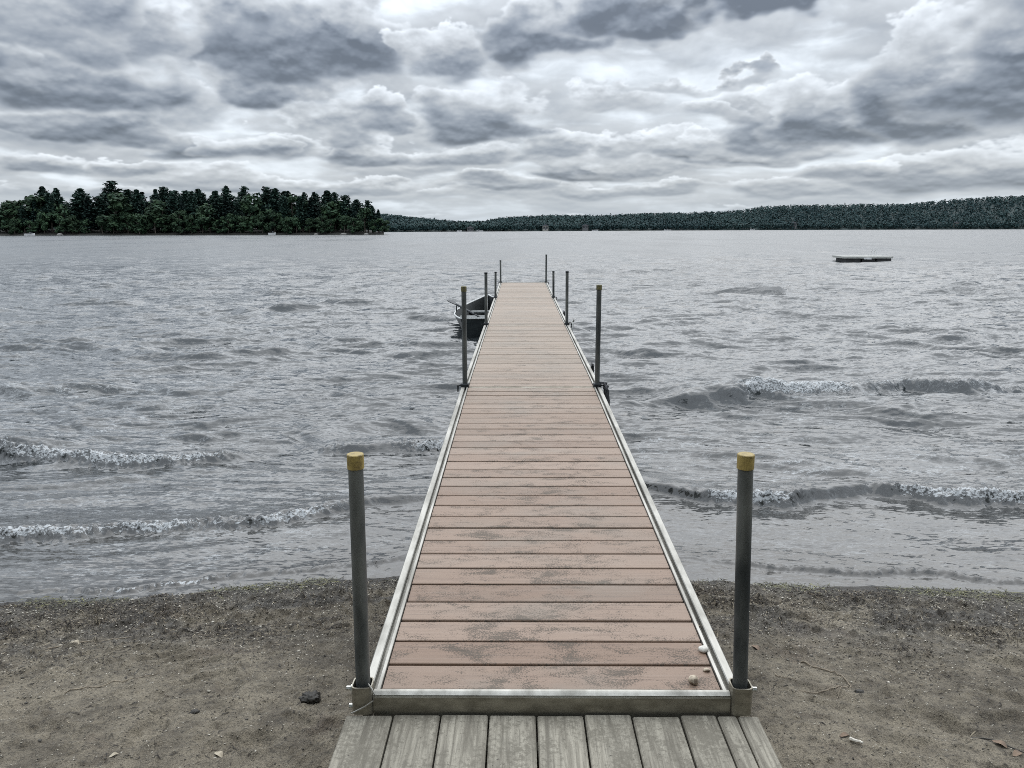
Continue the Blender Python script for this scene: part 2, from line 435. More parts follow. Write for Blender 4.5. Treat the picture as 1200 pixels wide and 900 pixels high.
# composite decking: each board its own tint, fine grain along x, sandy scuffs
D0Y, SECL, PITCHB = 2.212, 4.397, 0.1448
def deck_material():
    m, nt, b = mat('composite decking', rough=0.62)
    p = geopos(nt); x, y, z = sep(nt, p)
    idx = ((y - (D0Y + 0.030)) / PITCHB).floor()
    wn = nt.nodes.new('ShaderNodeTexWhiteNoise'); wn.noise_dimensions = '1D'
    nt.links.new(idx.s, wn.inputs['W'])
    rv = S(nt, wn.outputs['Value'])
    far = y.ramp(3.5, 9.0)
    base = mixc(nt, far, (0.216, 0.141, 0.097), (0.236, 0.180, 0.131))  # paler and greyer far out: grazing sky sheen put into the board colour
    base = mixc(nt, rv.ramp(0.0, 1.0) * 0.40, base, (0.226, 0.178, 0.142))
    base = scalec(nt, base, rv * 0.30 + 0.88)
    g = noise(nt, comb(nt, x * 2.2, y * 95.0, idx * 7.3), 1.0, 5, 0.65)
    base = mixc(nt, g.ramp(0.50, 0.80) * 0.75, base, (0.110, 0.075, 0.062))
    base = mixc(nt, (g * -1.0 + 1.0).ramp(0.52, 0.8) * 0.35, base, (0.30, 0.235, 0.195))
    # trodden dirt in the middle of the walkway
    near = (y - 2.0)._m('MULTIPLY', -0.16).exp()
    mid = ((x * x) * -4.2).exp()
    patch = noise(nt, comb(nt, x * 6.0, y * 12.0, idx * 3.1), 1.0, 5, 0.70, 0.5)
    speck = noise(nt, comb(nt, x * 150.0, y * 170.0, 0.0), 1.0, 3, 0.8)
    am = patch * 1.05 + mid * 0.09 + near * 0.13 + speck * 1.0
    dirt = am.ramp(1.25, 1.36)
    base = mixc(nt, dirt * 0.78, base, (0.070, 0.062, 0.050))
    film = noise(nt, comb(nt, x * 1.7, y * 3.0, 4.0), 1.0, 4, 0.6).ramp(0.42, 0.72)
    base = mixc(nt, film * (mid * 0.5 + 0.12), base, (0.185, 0.160, 0.130))
    spots = noise(nt, comb(nt, x * 26.0, y * 40.0, 5.0), 1.0, 2, 0.5).ramp(0.73, 0.77)
    base = mixc(nt, spots * 0.8, base, (0.05, 0.04, 0.036))
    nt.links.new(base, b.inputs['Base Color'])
    nt.links.new((dirt * 0.25 + g * 0.15 + 0.50).s, b.inputs['Roughness'])
    bump(nt, b, g * 0.4 + speck * dirt * 1.4, 0.5, 0.0015)
    return m
M_DECK = deck_material()

def plank_material():
    m, nt, b = mat('weathered grey timber', rough=0.85)
    p = geopos(nt); x, y, z = sep(nt, p)
    idx = (x * 6.55 + 50.0).floor()
    g = noise(nt, comb(nt, x * 60.0, y * 3.5, idx * 3.7), 1.0, 6, 0.65, 0.4)
    fine = noise(nt, comb(nt, x * 260.0, y * 9.0, 0.0), 1.0, 3, 0.6)
    wn = nt.nodes.new('ShaderNodeTexWhiteNoise'); wn.noise_dimensions = '1D'
    nt.links.new(idx.s, wn.inputs['W'])
    base = mixc(nt, g.ramp(0.3, 0.7), (0.142, 0.128, 0.101), (0.335, 0.310, 0.252))
    base = mixc(nt, fine.ramp(0.5, 0.8) * 0.55, base, (0.10, 0.092, 0.078))
    base = scalec(nt, base, S(nt, wn.outputs['Value']) * 0.25 + 0.85)
    sp = noise(nt, comb(nt, x * 70.0, y * 70.0, 1.0), 1.0, 4, 0.7)
    pt = noise(nt, comb(nt, x * 6.0, y * 6.0, 3.0), 1.0, 3, 0.6)
    sand = (sp * 0.9 + pt * 0.9).ramp(0.84, 1.04)
    base = mixc(nt, sand * 0.75, base, (0.125, 0.113, 0.088))
    bits = noise(nt, comb(nt, x * 75.0, y * 75.0, 9.0), 1.0, 2, 0.5).ramp(0.70, 0.75)
    base = mixc(nt, bits * 0.85, base, (0.045, 0.04, 0.033))
    nt.links.new(base, b.inputs['Base Color'])
    bump(nt, b, g * 0.8 + fine * 0.6 + sp * 0.5, 0.7, 0.003)
    return m
M_PLANK = plank_material()

def sand_material():
    m, nt, b = mat('wet dark sand', rough=0.9)
    p = geopos(nt); x, y, z = sep(nt, p)
    big = noise(nt, p, 1.3, 4, 0.6); med = noise(nt, p, 9.0, 5, 0.65); fin = noise(nt, p, 130.0, 3, 0.7); gr = noise(nt, p, 420.0, 2, 0.6)
    md2 = noise(nt, p, 38.0, 4, 0.7)
    base = mixc(nt, (big * 0.55 + med * 0.55).ramp(0.40, 0.70), (0.090, 0.074, 0.053), (0.268, 0.230, 0.170))
    base = mixc(nt, noise(nt, p, 2.1, 3, 0.6, 0.5).ramp(0.56, 0.72) * 0.5, base, (0.105, 0.074, 0.055))
    base = mixc(nt, md2.ramp(0.50, 0.68) * 0.70, base, (0.042, 0.036, 0.028))
    base = mixc(nt, fin.ramp(0.48, 0.66) * 0.65, base, (0.036, 0.031, 0.025))
    base = mixc(nt, gr.ramp(0.56, 0.68) * 0.60, base, (0.36, 0.33, 0.265))
    at = nt.nodes.new('ShaderNodeAttribute'); at.attribute_name = 'wet'
    wet = S(nt, at.outputs['Fac'])
    base = mixc(nt, wet * 0.82, base, (0.024, 0.022, 0.019))
    nt.links.new(base, b.inputs['Base Color'])
    nt.links.new((wet * -0.66 + 0.92).s, b.inputs['Roughness'])
    bump(nt, b, med * 1.0 + md2 * 0.7 + fin * 0.5 + gr * 0.25, 1.0, 0.020)
    return m
M_SAND = sand_material()

def water_material():
    m, nt, b = mat('lake water', (0.03, 0.035, 0.035), 0.06, 0, 0.9)
    b.inputs['IOR'].default_value = 1.40
    p = geopos(nt); x, y, z = sep(nt, p)
    def attr(n):
        a = nt.nodes.new('ShaderNodeAttribute'); a.attribute_name = n; return S(nt, a.outputs['Fac'])
    foam, shal = attr('foam'), attr('shallow')
    body = mixc(nt, shal, (0.034, 0.040, 0.043), (0.034, 0.032, 0.028))
    # foam: broken white lace where the waves turn over
    fn = noise(nt, comb(nt, x * 36.0, y * 46.0, z * 50.0), 1.0, 3, 0.72)
    fm = (foam.min(1.15) * 0.50 + fn).ramp(1.00, 1.13) * foam.ramp(0.05, 0.3)
    # thin foam threads left behind the breakers
    lace = attr('lace')
    def threads(kx, ky, sd, wdt):
        w_ = noise(nt, comb(nt, x * kx, y * ky, sd), 1.0, 5, 0.62, 0.5)
        return ((w_ - 0.5).abs() * -1.0 + wdt).ramp(0.0, wdt)
    brk = noise(nt, comb(nt, x * 3.0, y * 5.0, 2.0), 1.0, 4, 0.7).ramp(0.42, 0.58)
    fm2 = (fm * 0.92 + (threads(2.6, 7.5, 0.0, 0.020) + threads(6.0, 15.0, 5.0, 0.024) * 0.7) * brk * lace).clamp()
    far = y.ramp(9.0, 70.0)
    nt.links.new(mixc(nt, fm2, body, (0.44, 0.46, 0.47)), b.inputs['Base Color'])
    gr_ = noise(nt, comb(nt, x * 0.10, y * 0.022, 11.0), 1.0, 5, 0.65).ramp(0.3, 0.7)
    nt.links.new((fm2 * 0.6 + 0.05 + far * (gr_ * 0.22 + 0.14)).s, b.inputs['Roughness'])
    # small ripples as slopes
    def slopes(sx, sy, det, seed):
        c = nt.nodes.new('ShaderNodeSeparateColor')
        nt.links.new(noise(nt, comb(nt, x * sx, y * sy, seed), 1.0, det, 0.6, 0.3, True), c.inputs[0])
        return S(nt, c.outputs[0]) - 0.5, S(nt, c.outputs[1]) - 0.5
    a1, b1 = slopes(13.0, 36.0, 4, 0.0)     # capillary ripples
    a4, b4 = slopes(1.9, 10.5, 5, 2.0)       # wavelets
    a2, b2 = slopes(0.7, 2.4, 4, 4.0)       # wind waves the mesh is too coarse for, far out
    gust = noise(nt, comb(nt, x * 0.05, y * 0.014, 3.0), 1.0, 5, 0.65).ramp(0.32, 0.68)
    gus2 = noise(nt, comb(nt, x * 0.30, y * 0.075, 7.0), 1.0, 4, 0.65).ramp(0.32, 0.68)
    k1 = (shal * -0.50 + 1.0) * 1.15
    k4 = y.ramp(4.6, 9.0) * 1.65 + 0.10
    k2 = y.ramp(7.0, 30.0) * (gust * 0.7 + gus2 * 0.7 + 0.35)
    sx = a1 * k1 + a4 * k4 * 0.6 + a2 * k2 * 0.5
    sy = b1 * k1 + b4 * k4 + b2 * k2
    gn = nt.nodes.new('ShaderNodeNewGeometry')
    va = nt.nodes.new('ShaderNodeVectorMath'); va.operation = 'ADD'
    nt.links.new(gn.outputs['Normal'], va.inputs[0]); nt.links.new(comb(nt, sx, sy, 0.0), va.inputs[1])
    vn = nt.nodes.new('ShaderNodeVectorMath'); vn.operation = 'NORMALIZE'
    nt.links.new(va.outputs[0], vn.inputs[0]); nt.links.new(vn.outputs[0], b.inputs['Normal'])
    return m
M_WATER = water_material()

# ------------------------------------------------------------------ beach (one ground sheet that runs on under the lake)
SHORE = np.array([(-40, 4.0), (-6, 4.05), (-3.24, 4.25), (-2.6, 4.31), (-2.0, 4.43), (-1.3, 4.55), (-.87, 4.61), (0, 4.66), (1.1, 4.60), (1.46, 4.51), (1.97, 4.44),
                  (2.48, 4.41), (3.0, 4.37), (6, 4.2), (40, 4.0)])
def shore_y(x): return np.interp(x, SHORE[:, 0], SHORE[:, 1])
_fp = np.random.default_rng(77)
PRINTS = [(_fp.uniform(-2.6, 2.6), _fp.uniform(2.0, 3.75), _fp.uniform(0, 3.14), _fp.uniform(.7, 1.15)) for _ in range(46)]
def sand_z(x, y, detail=True):
    d = shore_y(x) - y
    z = np.where(d > 0, 0.055 * np.minimum(d, 6) + 0.20 * sstep(0.15, 2.3, d) + 0.012 * sstep(0, .15, d), 0.085 * d)
    z = np.maximum(z, -2.5)
    if detail:
        dry = sstep(-0.05, 0.25, d)
        wrack = np.exp(-((d - 0.45) / 0.42) ** 2)
        z = z + sstep(.15, .8, d) * (fbm(x * 3.1, y * 3.1, 3, 3) - .5) * 0.035 + dry * (fbm(x * 11, y * 11, 5, 4, .6) - .5) * (0.022 + 0.026 * wrack)
        z = z + dry * np.maximum(fbm(x * 24, y * 24, 9, 3, .6) - .55, 0) * (0.045 + .06 * wrack)
        pits = np.maximum(fbm(x * 5.5 + 40, y * 5.5, 31, 2) - .66, 0)
        z = z - pits * 0.11 * sstep(.6, 1.1, d)
        dent = 0
        for px, py, pa, ps in PRINTS:
            u = ((x - px) * math.cos(pa) + (y - py) * math.sin(pa)) / (.125 * ps); v = (-(x - px) * math.sin(pa) + (y - py) * math.cos(pa)) / (.052 * ps)
            r2_ = u * u + v * v
            dent = dent + np.where(r2_ < 9, -.020 * np.exp(-r2_ * r2_ * .9) + .008 * np.exp(-((np.sqrt(r2_) - 1.45) / .42) ** 2), 0)
        z = z + dent * dry * (.5 + fbm(x * 6, y * 6, 91, 2))
        z = z + (1 - dry) * (fbm(x * 2, y * 2, 12, 3) - .5) * 0.02
    return z
def spaced(dense_a, dense_b, step, lo, hi):
    mid = np.arange(dense_a, dense_b, step); out = []
    s, v = step, dense_b
    while v < hi: out.append(v); s = min(s * 1.25, 40); v += s
    out.append(hi)
    inn = []; s, v = step, dense_a - step
    while v > lo: inn.append(v); s = min(s * 1.25, 40); v -= s
    inn.append(lo)
    return np.array(inn[::-1] + list(mid) + out)
xs = spaced(-3.4, 3.4, 0.010, -600, 600); ys = spaced(1.9, 4.8, 0.010, -300, 40)
X, Y = np.meshgrid(xs, ys)
Z = sand_z(X, Y)
d = shore_y(X) - Y
wetm = 1 - sstep(0.02, 0.42, d + (fbm(X * 2.5, Y * 2.5, 44, 3) - .5) * 0.25)
wetm = np.maximum(wetm, 0.85 * np.exp(-((d - 0.42) / 0.42) ** 2) * sstep(.42, .62, fbm(X * 3, Y * 5, 21, 5, .6)))
beach = np_mesh('beach', np.stack([X, Y, Z], -1).reshape(-1, 3), grid_faces(len(ys), len(xs)), M_SAND, None, True, {'wet': wetm})
tag(beach, 'dark damp sand beach sloping into the lake', 'beach', kind='structure')

# ------------------------------------------------------------------ lake water, with breakers rolling in
rows = [3.9]
while rows[-1] < 2500:
    yv = rows[-1]; rows.append(yv + max(0.0115, yv * yv / 5600.0))
rows = np.array(rows)
tcols = np.concatenate([-np.geomspace(6, .84, 70), np.linspace(-.80, .80, 1020), np.geomspace(.84, 6, 70)])
X = rows[:, None] * tcols[None, :]
Y = np.repeat(rows[:, None], len(tcols), 1)
spx = np.gradient(X, axis=1); spy = np.gradient(Y, axis=0)
H = np.zeros_like(X); foam = np.zeros_like(X); lace = np.zeros_like(X)
dsh = Y - shore_y(X)
shoal = 0.16 + 0.84 * sstep(0.5, 5.0, dsh)
grp = 0.45 + 1.1 * fbm(X * .35, Y * .5, 61, 3)
wr = np.random.default_rng(21)
XW = X + (fbm(X * .8, Y * .8, 71, 2) - .5) * 0.9; YW = Y + (fbm(X * .6 + 9, Y * .6, 73, 2) - .5) * 1.0
for k in range(84):
    lam = math.exp(wr.uniform(math.log(0.16), math.log(3.6)))
    ph = wr.normal(0.08, 0.30); kx, ky = math.sin(ph) * 2 * math.pi / lam, math.cos(ph) * 2 * math.pi / lam
    p0 = wr.uniform(0, 6.28)
    amp = 0.0062 * lam ** 0.66
    wgt = np.clip((lam * max(0.3, abs(math.cos(ph))) / spy - 1.6) / 2.4, 0, 1) * np.clip((lam / spx - 2.2) / 3, 0, 1)
    s = 0.5 + 0.5 * np.sin(kx * XW + ky * YW + p0)
    H += amp * wgt * (2.0 * s ** 2.8 - 0.6)
H *= shoal * grp
# crests of the breakers, as (x, y) polylines with height, front and back length, and where they foam
RIDGES = [
    ([(-9, 7.3), (-5.9, 7.47), (-5.28, 7.32), (-4.72, 7.23), (-3.87, 7.06), (-3.2, 7.06), (-2.8, 7.29), (-2.5, 7.4)], .075, .075, .34, [(-9, -2.7, 1.25)]),
    ([(-2.45, 7.62), (-2.2, 7.56), (-1.72, 7.41), (-.96, 7.5), (-.4, 7.5), (.2, 7.6)], .062, .07, .32, [(-2.45, -1.6, 1.2), (-1.6, .3, 1.35)]),
    ([(-7, 4.95), (-4.3, 5.08), (-3.86, 5.18), (-3.28, 5.26), (-2.52, 5.4), (-1.99, 5.53), (-1.58, 5.75), (-1.28, 5.94), (-.91, 6.07), (-.45, 6.15), (.1, 6.3)], .055, .06, .36, [(-7, -1.2, 1.3)]),
    ([(-6, 4.3), (-3.3, 4.36), (-2.5, 4.44), (-1.9, 4.6), (-1.34, 4.76), (-.9, 4.92), (-.4, 4.98), (.2, 5.02)], .011, .022, .16, [(-3.0, -1.75, 1.25), (-1.9, -.8, .9)]),
    ([(.6, 9.3), (1.3, 9.4), (1.97, 9.53), (2.89, 9.72), (4.13, 9.92), (5.12, 10.24), (5.83, 10.07), (6.76, 10.29), (7.84, 10.34), (12, 10.5)], .150, .11, .42, [(2.5, 4.5, 1.5), (4.4, 12, 1.0)]),
    ([(.1, 6.75), (.55, 6.45), (1.04, 6.28), (1.44, 5.99), (2.04, 5.91), (2.45, 6.07), (2.86, 6.2), (3.32, 5.99), (3.99, 5.95), (4.58, 5.91), (8, 5.9)], .082, .06, .34, [(1.15, 2.35, 1.5), (2.7, 8, 1.35)]),
    ([(.3, 5.15), (.98, 4.92), (1.43, 4.78), (2.05, 4.65), (2.57, 4.6), (3.1, 4.55), (6, 4.5)], .015, .024, .20, [(1.0, 6, .7)]),
    ([(3.4, 12.6), (5.2, 12.9), (6.6, 12.7), (8.2, 13.1), (10, 13.0)], .060, .14, .45, []),
    ([(5.8, 15.9), (7.4, 16.3), (9.0, 16.0), (11, 16.4)], .070, .18, .5, [(7.6, 8.4, .40)]),
    ([(7.2, 19.5), (9.5, 20.0), (12.5, 19.7)], .06, .22, .6, []),
    ([(-8, 10.2), (-6, 10.35), (-4.6, 10.2), (-3.4, 10.5)], .04, .12, .45, []),
    ([(1.2, 7.5), (2.2, 7.75), (3.1, 7.7), (4.2, 8.1)], .045, .12, .5, []),
    ([(2.6, 6.95), (3.4, 7.2), (4.4, 7.05), (6, 7.4)], .045, .10, .4, []),
    ([(-4.2, 12.5), (-2.8, 12.9), (-1.5, 12.7)], .035, .14, .45, []),
]
near = Y < 26
for pts, amp, fr, bk, fz in RIDGES:
    pts = np.array(pts, float)
    yc = np.interp(X, pts[:, 0], pts[:, 1]) + (fbm(X * 2.0, Y * .8 + pts[0, 1], 81, 4, .5) - .5) * 0.22
    ends = sstep(pts[0, 0], pts[0, 0] + (1.7 if pts[0, 0] > 0 else .6), X) * (1 - sstep(pts[-1, 0] - .6, pts[-1, 0], X))
    A = amp * ends * (0.78 + 0.5 * fbm(X * 1.4, Y * 0 + 3.3, int(pts[0, 1] * 10), 2))
    s = Y - yc
    prof = np.where(s < 0, np.exp(-(s / fr) ** 2), np.exp(-(s / bk) ** 2)) - 0.10 * np.exp(-((s + fr * 2.6) / (fr * 1.8)) ** 2)
    H = H + np.where(near, A * prof * (.85 + .30 * fbm(X * 5, Y * 5, 83, 3, .6)), 0)
    for a, b_, w in fz:
        m = sstep(a - .15, a + .5, X) * (1 - sstep(b_ - .5, b_ + .15, X)) * ends
        m = m * w * np.where(s < 0, np.exp(-(np.maximum(-s - fr * .45, 0) / (fr * 1.05)) ** 2), np.exp(-(s / (fr * 1.1)) ** 2))
        m = m * (0.55 + 0.7 * fbm(X * 3.2, Y * 2.0, 91, 3))
        foam = np.maximum(foam, np.where(near, m, 0))
        lace = np.maximum(lace, np.where(near, ends * sstep(a - .8, a, X) * (1 - sstep(b_, b_ + .8, X)) * sstep(0, .2, s) * (1 - sstep(.5, 2.0, s)) * .35 * w, 0))
# churned surface in the foam
ch = (fbm(X * 22, Y * 22, 101, 3, .65) - .45)
H = H + np.clip(foam, 0, 1) * ch * 0.075
lace = np.maximum(lace, sstep(.5, 1.2, X) * (1 - sstep(5, 8, X)) * sstep(6.1, 6.8, Y) * (1 - sstep(10.5, 13, Y)) * .55 * sstep(.4, .6, fbm(X * .7, Y * .9, 111, 3)))
lace = np.maximum(lace, (1 - sstep(-5, -3, X)) * sstep(7.6, 8.2, Y) * (1 - sstep(10, 13, Y)) * .5)
H = H * sstep(-0.35, 0.25, dsh) + 0.004 * np.sin(X * 2.1) * (1 - sstep(0, .5, dsh))
shal = np.exp(-np.maximum(dsh, 0) / 2.6)
water = np_mesh('water', np.stack([X, Y, H], -1).reshape(-1, 3), grid_faces(len(rows), len(tcols)), M_WATER, None, True,
                {'foam': foam, 'lace': lace, 'shallow': shal})
tag(water, 'choppy grey lake water with small breakers near the beach', 'lake', kind='structure')

# ------------------------------------------------------------------ far land: hills with forest, and the wooded point
def far_base(azd):      # distance of the far waterline by azimuth
    return np.interp(azd, [-60, -10, 0, 32, 60], [480, 520, 570, 800, 900])
PROFILE = np.array([(-60, 1.6), (-40, 1.5), (-20, 1.3), (-9.6, 1.02), (-7.0, .72), (-4.3, .46), (-2.8, .46), (-1.2, .76), (1.5, .88), (2.5, .92), (5.7, .90), (7.5, .96), (9.6, 1.02), (11.5, 1.06),
                    (14, 1.12), (15.5, 1.22), (17.2, 1.50), (19.7, 1.58), (22, 1.62), (24.8, 1.66), (26.0, 1.62), (27.8, 1.86), (29.5, 2.02), (31, 2.14), (33, 2.22), (40, 2.5), (60, 2.0)])
PROFILE[:, 1] *= np.cos(np.radians(PROFILE[:, 0]))
TREEH = 4.6
def hill_top(azd):
    d_ = far_base(azd) + 150
    return np.maximum(np.tan(np.radians(np.interp(azd, PROFILE[:, 0], PROFILE[:, 1]))) * d_ + 2.2 - TREEH, 0.6)
azs = np.linspace(-60, 60, 400); rs = np.array([-6, 0, 3, 15, 40, 70, 100, 130, 150, 190, 260, 400, 700])
AZ, RR = np.meshgrid(azs, rs)
prof = np.interp(rs, [-6, 0, 3, 40, 100, 150, 190, 700], [-.02, 0, .02, .28, .72, 1.0, 1.0, .7])
ZZ = hill_top(AZ) * prof[:, None] + np.interp(rs, [-6, 0, 3, 20], [-1.5, -.2, .5, .8])[:, None]
DD = far_base(AZ) + RR
hills = np_mesh('hills', np.stack([np.sin(np.radians(AZ)) * DD, np.cos(np.radians(AZ)) * DD, ZZ], -1).reshape(-1, 3), grid_faces(len(rs), len(azs)), varied('forest floor', (0.012, 0.026, 0.026), (0.018, 0.034, 0.032), .05, .9), None, True)
tag(hills, 'low wooded hills along the far shore of the lake', 'hills', kind='structure')

def quads_from(cen, nrm_, size, rg):
    """one randomly turned quad per centre"""
    n = len(cen)
    nrm_ = nrm_ / np.maximum(np.linalg.norm(nrm_, axis=1, keepdims=True), 1e-6)
    t = rg.normal(size=(n, 3)); t -= (t * nrm_).sum(1, keepdims=True) * nrm_; t /= np.linalg.norm(t, axis=1, keepdims=True)
    q = np.cross(nrm_, t)
    sz = np.asarray(size).reshape(-1, 1)
    asp = rg.uniform(.55, 1.0, (n, 1))
    v = np.stack([cen + t * sz, cen + q * sz * asp, cen - t * sz, cen - q * sz * asp], 1).reshape(-1, 3)
    v += rg.normal(size=v.shape) * (np.repeat(sz, 4, 0) * .12)
    return v, np.arange(4 * n).reshape(n, 4)

fr_ = np.random.default_rng(5)
N = 17000
az = fr_.uniform(-52, 52, N); u = fr_.uniform(0, 1, N) ** 1.2
rr = 2 + u * 172
rr[:1300] = fr_.uniform(0.5, 6, 1300)
base_d = far_base(az) + rr
zb = hill_top(az) * np.interp(rr, rs, prof) + .6
hh = TREEH * fr_.uniform(.78, 1.12, N); wd = hh * fr_.uniform(.34, .62, N)
con = fr_.uniform(0, 1, N) < .14
KQ = 22
uu = fr_.uniform(-1, 1, (N, KQ)); ph = fr_.uniform(0, 6.283, (N, KQ)); rad = fr_.uniform(.55, 1.05, (N, KQ))
uu = np.abs(uu) ** .8 * np.sign(uu)
sq = np.sqrt(1 - uu ** 2)
shape = np.where(con[:, None], np.clip(.5 * (1 - uu), .04, 1), sq) * rad
cx_ = np.cos(ph) * shape * wd[:, None] * np.where(con[:, None], .7, 1); cy_ = np.sin(ph) * shape * wd[:, None]
cz_ = hh[:, None] * (.55 + uu * np.where(con[:, None], .55, .42))
cen = np.stack([(np.sin(np.radians(az)) * base_d)[:, None] + cx_, (np.cos(np.radians(az)) * base_d)[:, None] + cy_, zb[:, None] + cz_], -1).reshape(-1, 3)
nv = np.stack([np.cos(ph) * sq, np.sin(ph) * sq, uu + .35], -1).reshape(-1, 3) + fr_.normal(size=(N * KQ, 3)) * .35
v, f = quads_from(cen, nv, fr_.uniform(.42, .85, N * KQ), fr_)
forest = np_mesh('forest', v, f, M_FOREST)
tag(forest, 'far-off mixed forest covering the hills across the lake', 'forest', kind='stuff')

# wooded point on the left
PT0 = (-40.0, 375.0); PT1 = (-9.75, 292.0)      # azimuth, distance of its waterline
def point_base(azd): return np.interp(azd, [-46, PT0[0], -30, -20, PT1[0]], [395, 375, 345, 318, 292])
azs = np.linspace(-46, -9.85, 120); rs2 = np.array([-3, 0, 1.5, 6, 20, 40, 70])
AZ, RR = np.meshgrid(azs, rs2)
taper = sstep(-9.5, -12.5, AZ)
ZZ = np.interp(rs2, [-3, 0, 1.5, 6, 20, 40, 70], [-1.2, -.15, .5, 1.0, 2.2, 2.5, 0])[:, None] * (.35 + .65 * taper)
DD = point_base(AZ) + RR * (.25 + .75 * taper)
terr = np_mesh('terrain', np.stack([np.sin(np.radians(AZ)) * DD, np.cos(np.radians(AZ)) * DD, ZZ], -1).reshape(-1, 3), grid_faces(len(rs2), len(azs)), varied('dark bank', (0.014, 0.015, 0.012), (0.024, 0.023, 0.018), .3, .9), None, True)
tag(terr, 'low dark bank of the wooded point', 'bank', kind='structure')

# ------------------------------------------------------------------ trees of the wooded point
def trunk_mb(h, r0, lean=0.0, limbs=(), top=.96, rs_=None):
    mb = MB()
    n = 7
    pts = [(lean * (k / n) ** 1.5 * h, math.sin(k * 1.7) * .05 * h * .1, h * top * k / n - .6 * (k == 0)) for k in range(n + 1)]
    mb.tube(pts, [r0 * (1 - .9 * k / n) + .02 for k in range(n + 1)], 6)
    for z0, a, ln, rise in limbs:
        p = Vector((lean * (z0 / h) ** 1.5 * h, 0, z0)); q = p + Vector((math.cos(a) * ln, math.sin(a) * ln, rise)); mid = (p + q) / 2 + Vector((0, 0, .1 * ln))
        mb.tube([p, mid, q], [r0 * .35, r0 * .22, r0 * .08], 4)
    return mb
def make_pine(seed, h, kind):
    rg = np.random.default_rng(seed)
    cen, nr, sz, limbs = [], [], [], []
    z = h * (.16 if kind != 'tall' else .30)
    k = 0
    while z < h * .985:
        t = max(0.0, (z - h * .2) / (h * .8))
        if kind == 'spruce': r = h * .17 * (1 - t) ** .85 + .15; drop = -.30
        elif kind == 'tall': r = h * .16 * (math.sin(min(1, (1 - t) * 1.5 + .16) * 1.57)) * rg.uniform(.55, 1.2) + .15; drop = rg.uniform(-.02, .22)
        else: r = h * .25 * (1 - t ** 2.3) * rg.uniform(.55, 1.18) + .25; drop = rg.uniform(-.15, .2)
        nb = rg.integers(5, 8)
        for j in range(nb):
            a = 6.283 * j / nb + rg.uniform(-.5, .5) + k
            ln = r * rg.uniform(.65, 1.15)
            m = max(3, int(ln * 3.0))
            for s in np.linspace(.18, 1, m):
                for w in range(3):
                    off = rg.normal(size=3) * (.16 + .16 * ln * .3) * np.array([1, 1, .8])
                    cen.append((math.cos(a) * ln * s + off[0], math.sin(a) * ln * s + off[1], z + drop * ln * s + .10 * ln * s * s + off[2]))
                    nr.append((rg.normal() * .8, rg.normal() * .8, 1)); sz.append(rg.uniform(.26, .5) * (1.1 if kind != 'spruce' else .85))
            if j % 2 == 0: limbs.append((z, a, ln * .8, drop * ln * .6))
        z += h * rg.uniform(.018, .040) * (1.0 if kind != 'tall' else 1.5); k += 1.1
    for q in range(14):
        cen.append((rg.normal() * .15, rg.normal() * .15, h * (.93 + .07 * q / 14))); nr.append(rg.normal(size=3)); sz.append(.25)
    v, f = quads_from(np.array(cen), np.array(nr, float), np.array(sz), rg)
    return v, f, trunk_mb(h, .022 * h, 0, limbs[:26])
def make_broad(seed, h):
    rg = np.random.default_rng(seed)
    cen, nr, sz, limbs = [], [], [], []
    for q in range(17):
        zc = h * rg.uniform(.10, .86); rmax = h * .30 * math.sin(min(1, max(.15, (1.05 - zc / h) * 1.7)) * 1.57)
        a = rg.uniform(0, 6.283); rad_ = rmax * rg.uniform(.2, 1.0)
        c = np.array([math.cos(a) * rad_, math.sin(a) * rad_, zc]); lr = h * rg.uniform(.09, .16)
        m = 95
        dv = rg.normal(size=(m, 3)); dv /= np.linalg.norm(dv, axis=1, keepdims=True)
        rr_ = lr * rg.uniform(.45, 1.12, (m, 1))
        cen += list(c + dv * rr_ * np.array([1, 1, .78])); nr += list(dv + rg.normal(size=(m, 3)) * .5 + np.array([0, 0, .4])); sz += list(rg.uniform(.22, .5, m))
        limbs.append((zc * .55, a, rad_, zc * .4))
    v, f = quads_from(np.array(cen), np.array(nr), np.array(sz), rg)
    return v, f, trunk_mb(h, .02 * h, 0, limbs[:12], .8)
PROTO = {}
for nm, fn, args in [('pine0', make_pine, (1, 16, 'pine')), ('pine1', make_pine, (2, 16, 'pine')), ('pine2', make_pine, (3, 16, 'pine')), ('tall0', make_pine, (4, 17, 'tall')), ('tall1', make_pine, (5, 17, 'tall')), ('tall2', make_pine, (15, 17, 'tall')),
                     ('spruce0', make_pine, (6, 15, 'spruce')), ('spruce1', make_pine, (7, 15, 'spruce')), ('broad0', make_broad, (8, 10)), ('broad1', make_broad, (9, 10)), ('broad2', make_broad, (10, 10)), ('broad3', make_broad, (11, 10))]:
    v, f, tmb = fn(*args)
    mcol = {'p': M_PINE, 't': M_PINE, 's': M_SPR, 'b': M_DEC}[nm[0]]
    crown = np_mesh('crown', v, f, mcol); trunk = tmb.build('trunk', M_PALET if nm in ('broad1', 'tall1') else M_TRUNK)
    PROTO[nm] = (crown, trunk, args[1])
USED = {}
def tree(name, proto, azd, back, h, label, group, cat='tree', wid=1.0):
    crown, trunk, h0 = PROTO[proto]
    dd = point_base(azd) + back
    root = empty(name, (math.sin(R(azd)) * dd, math.cos(R(azd)) * dd, .7 if back > 2 else .3), random.uniform(0, 6.28))
    s = h / h0
    root.scale = (s * wid, s * wid, s)
    tag(root, label, cat, group)
    for src in (crown, trunk):
        if proto in USED: o = src.copy(); C.objects.link(o)
        else: o = src
        o.parent = root
    USED[proto] = True
    return root
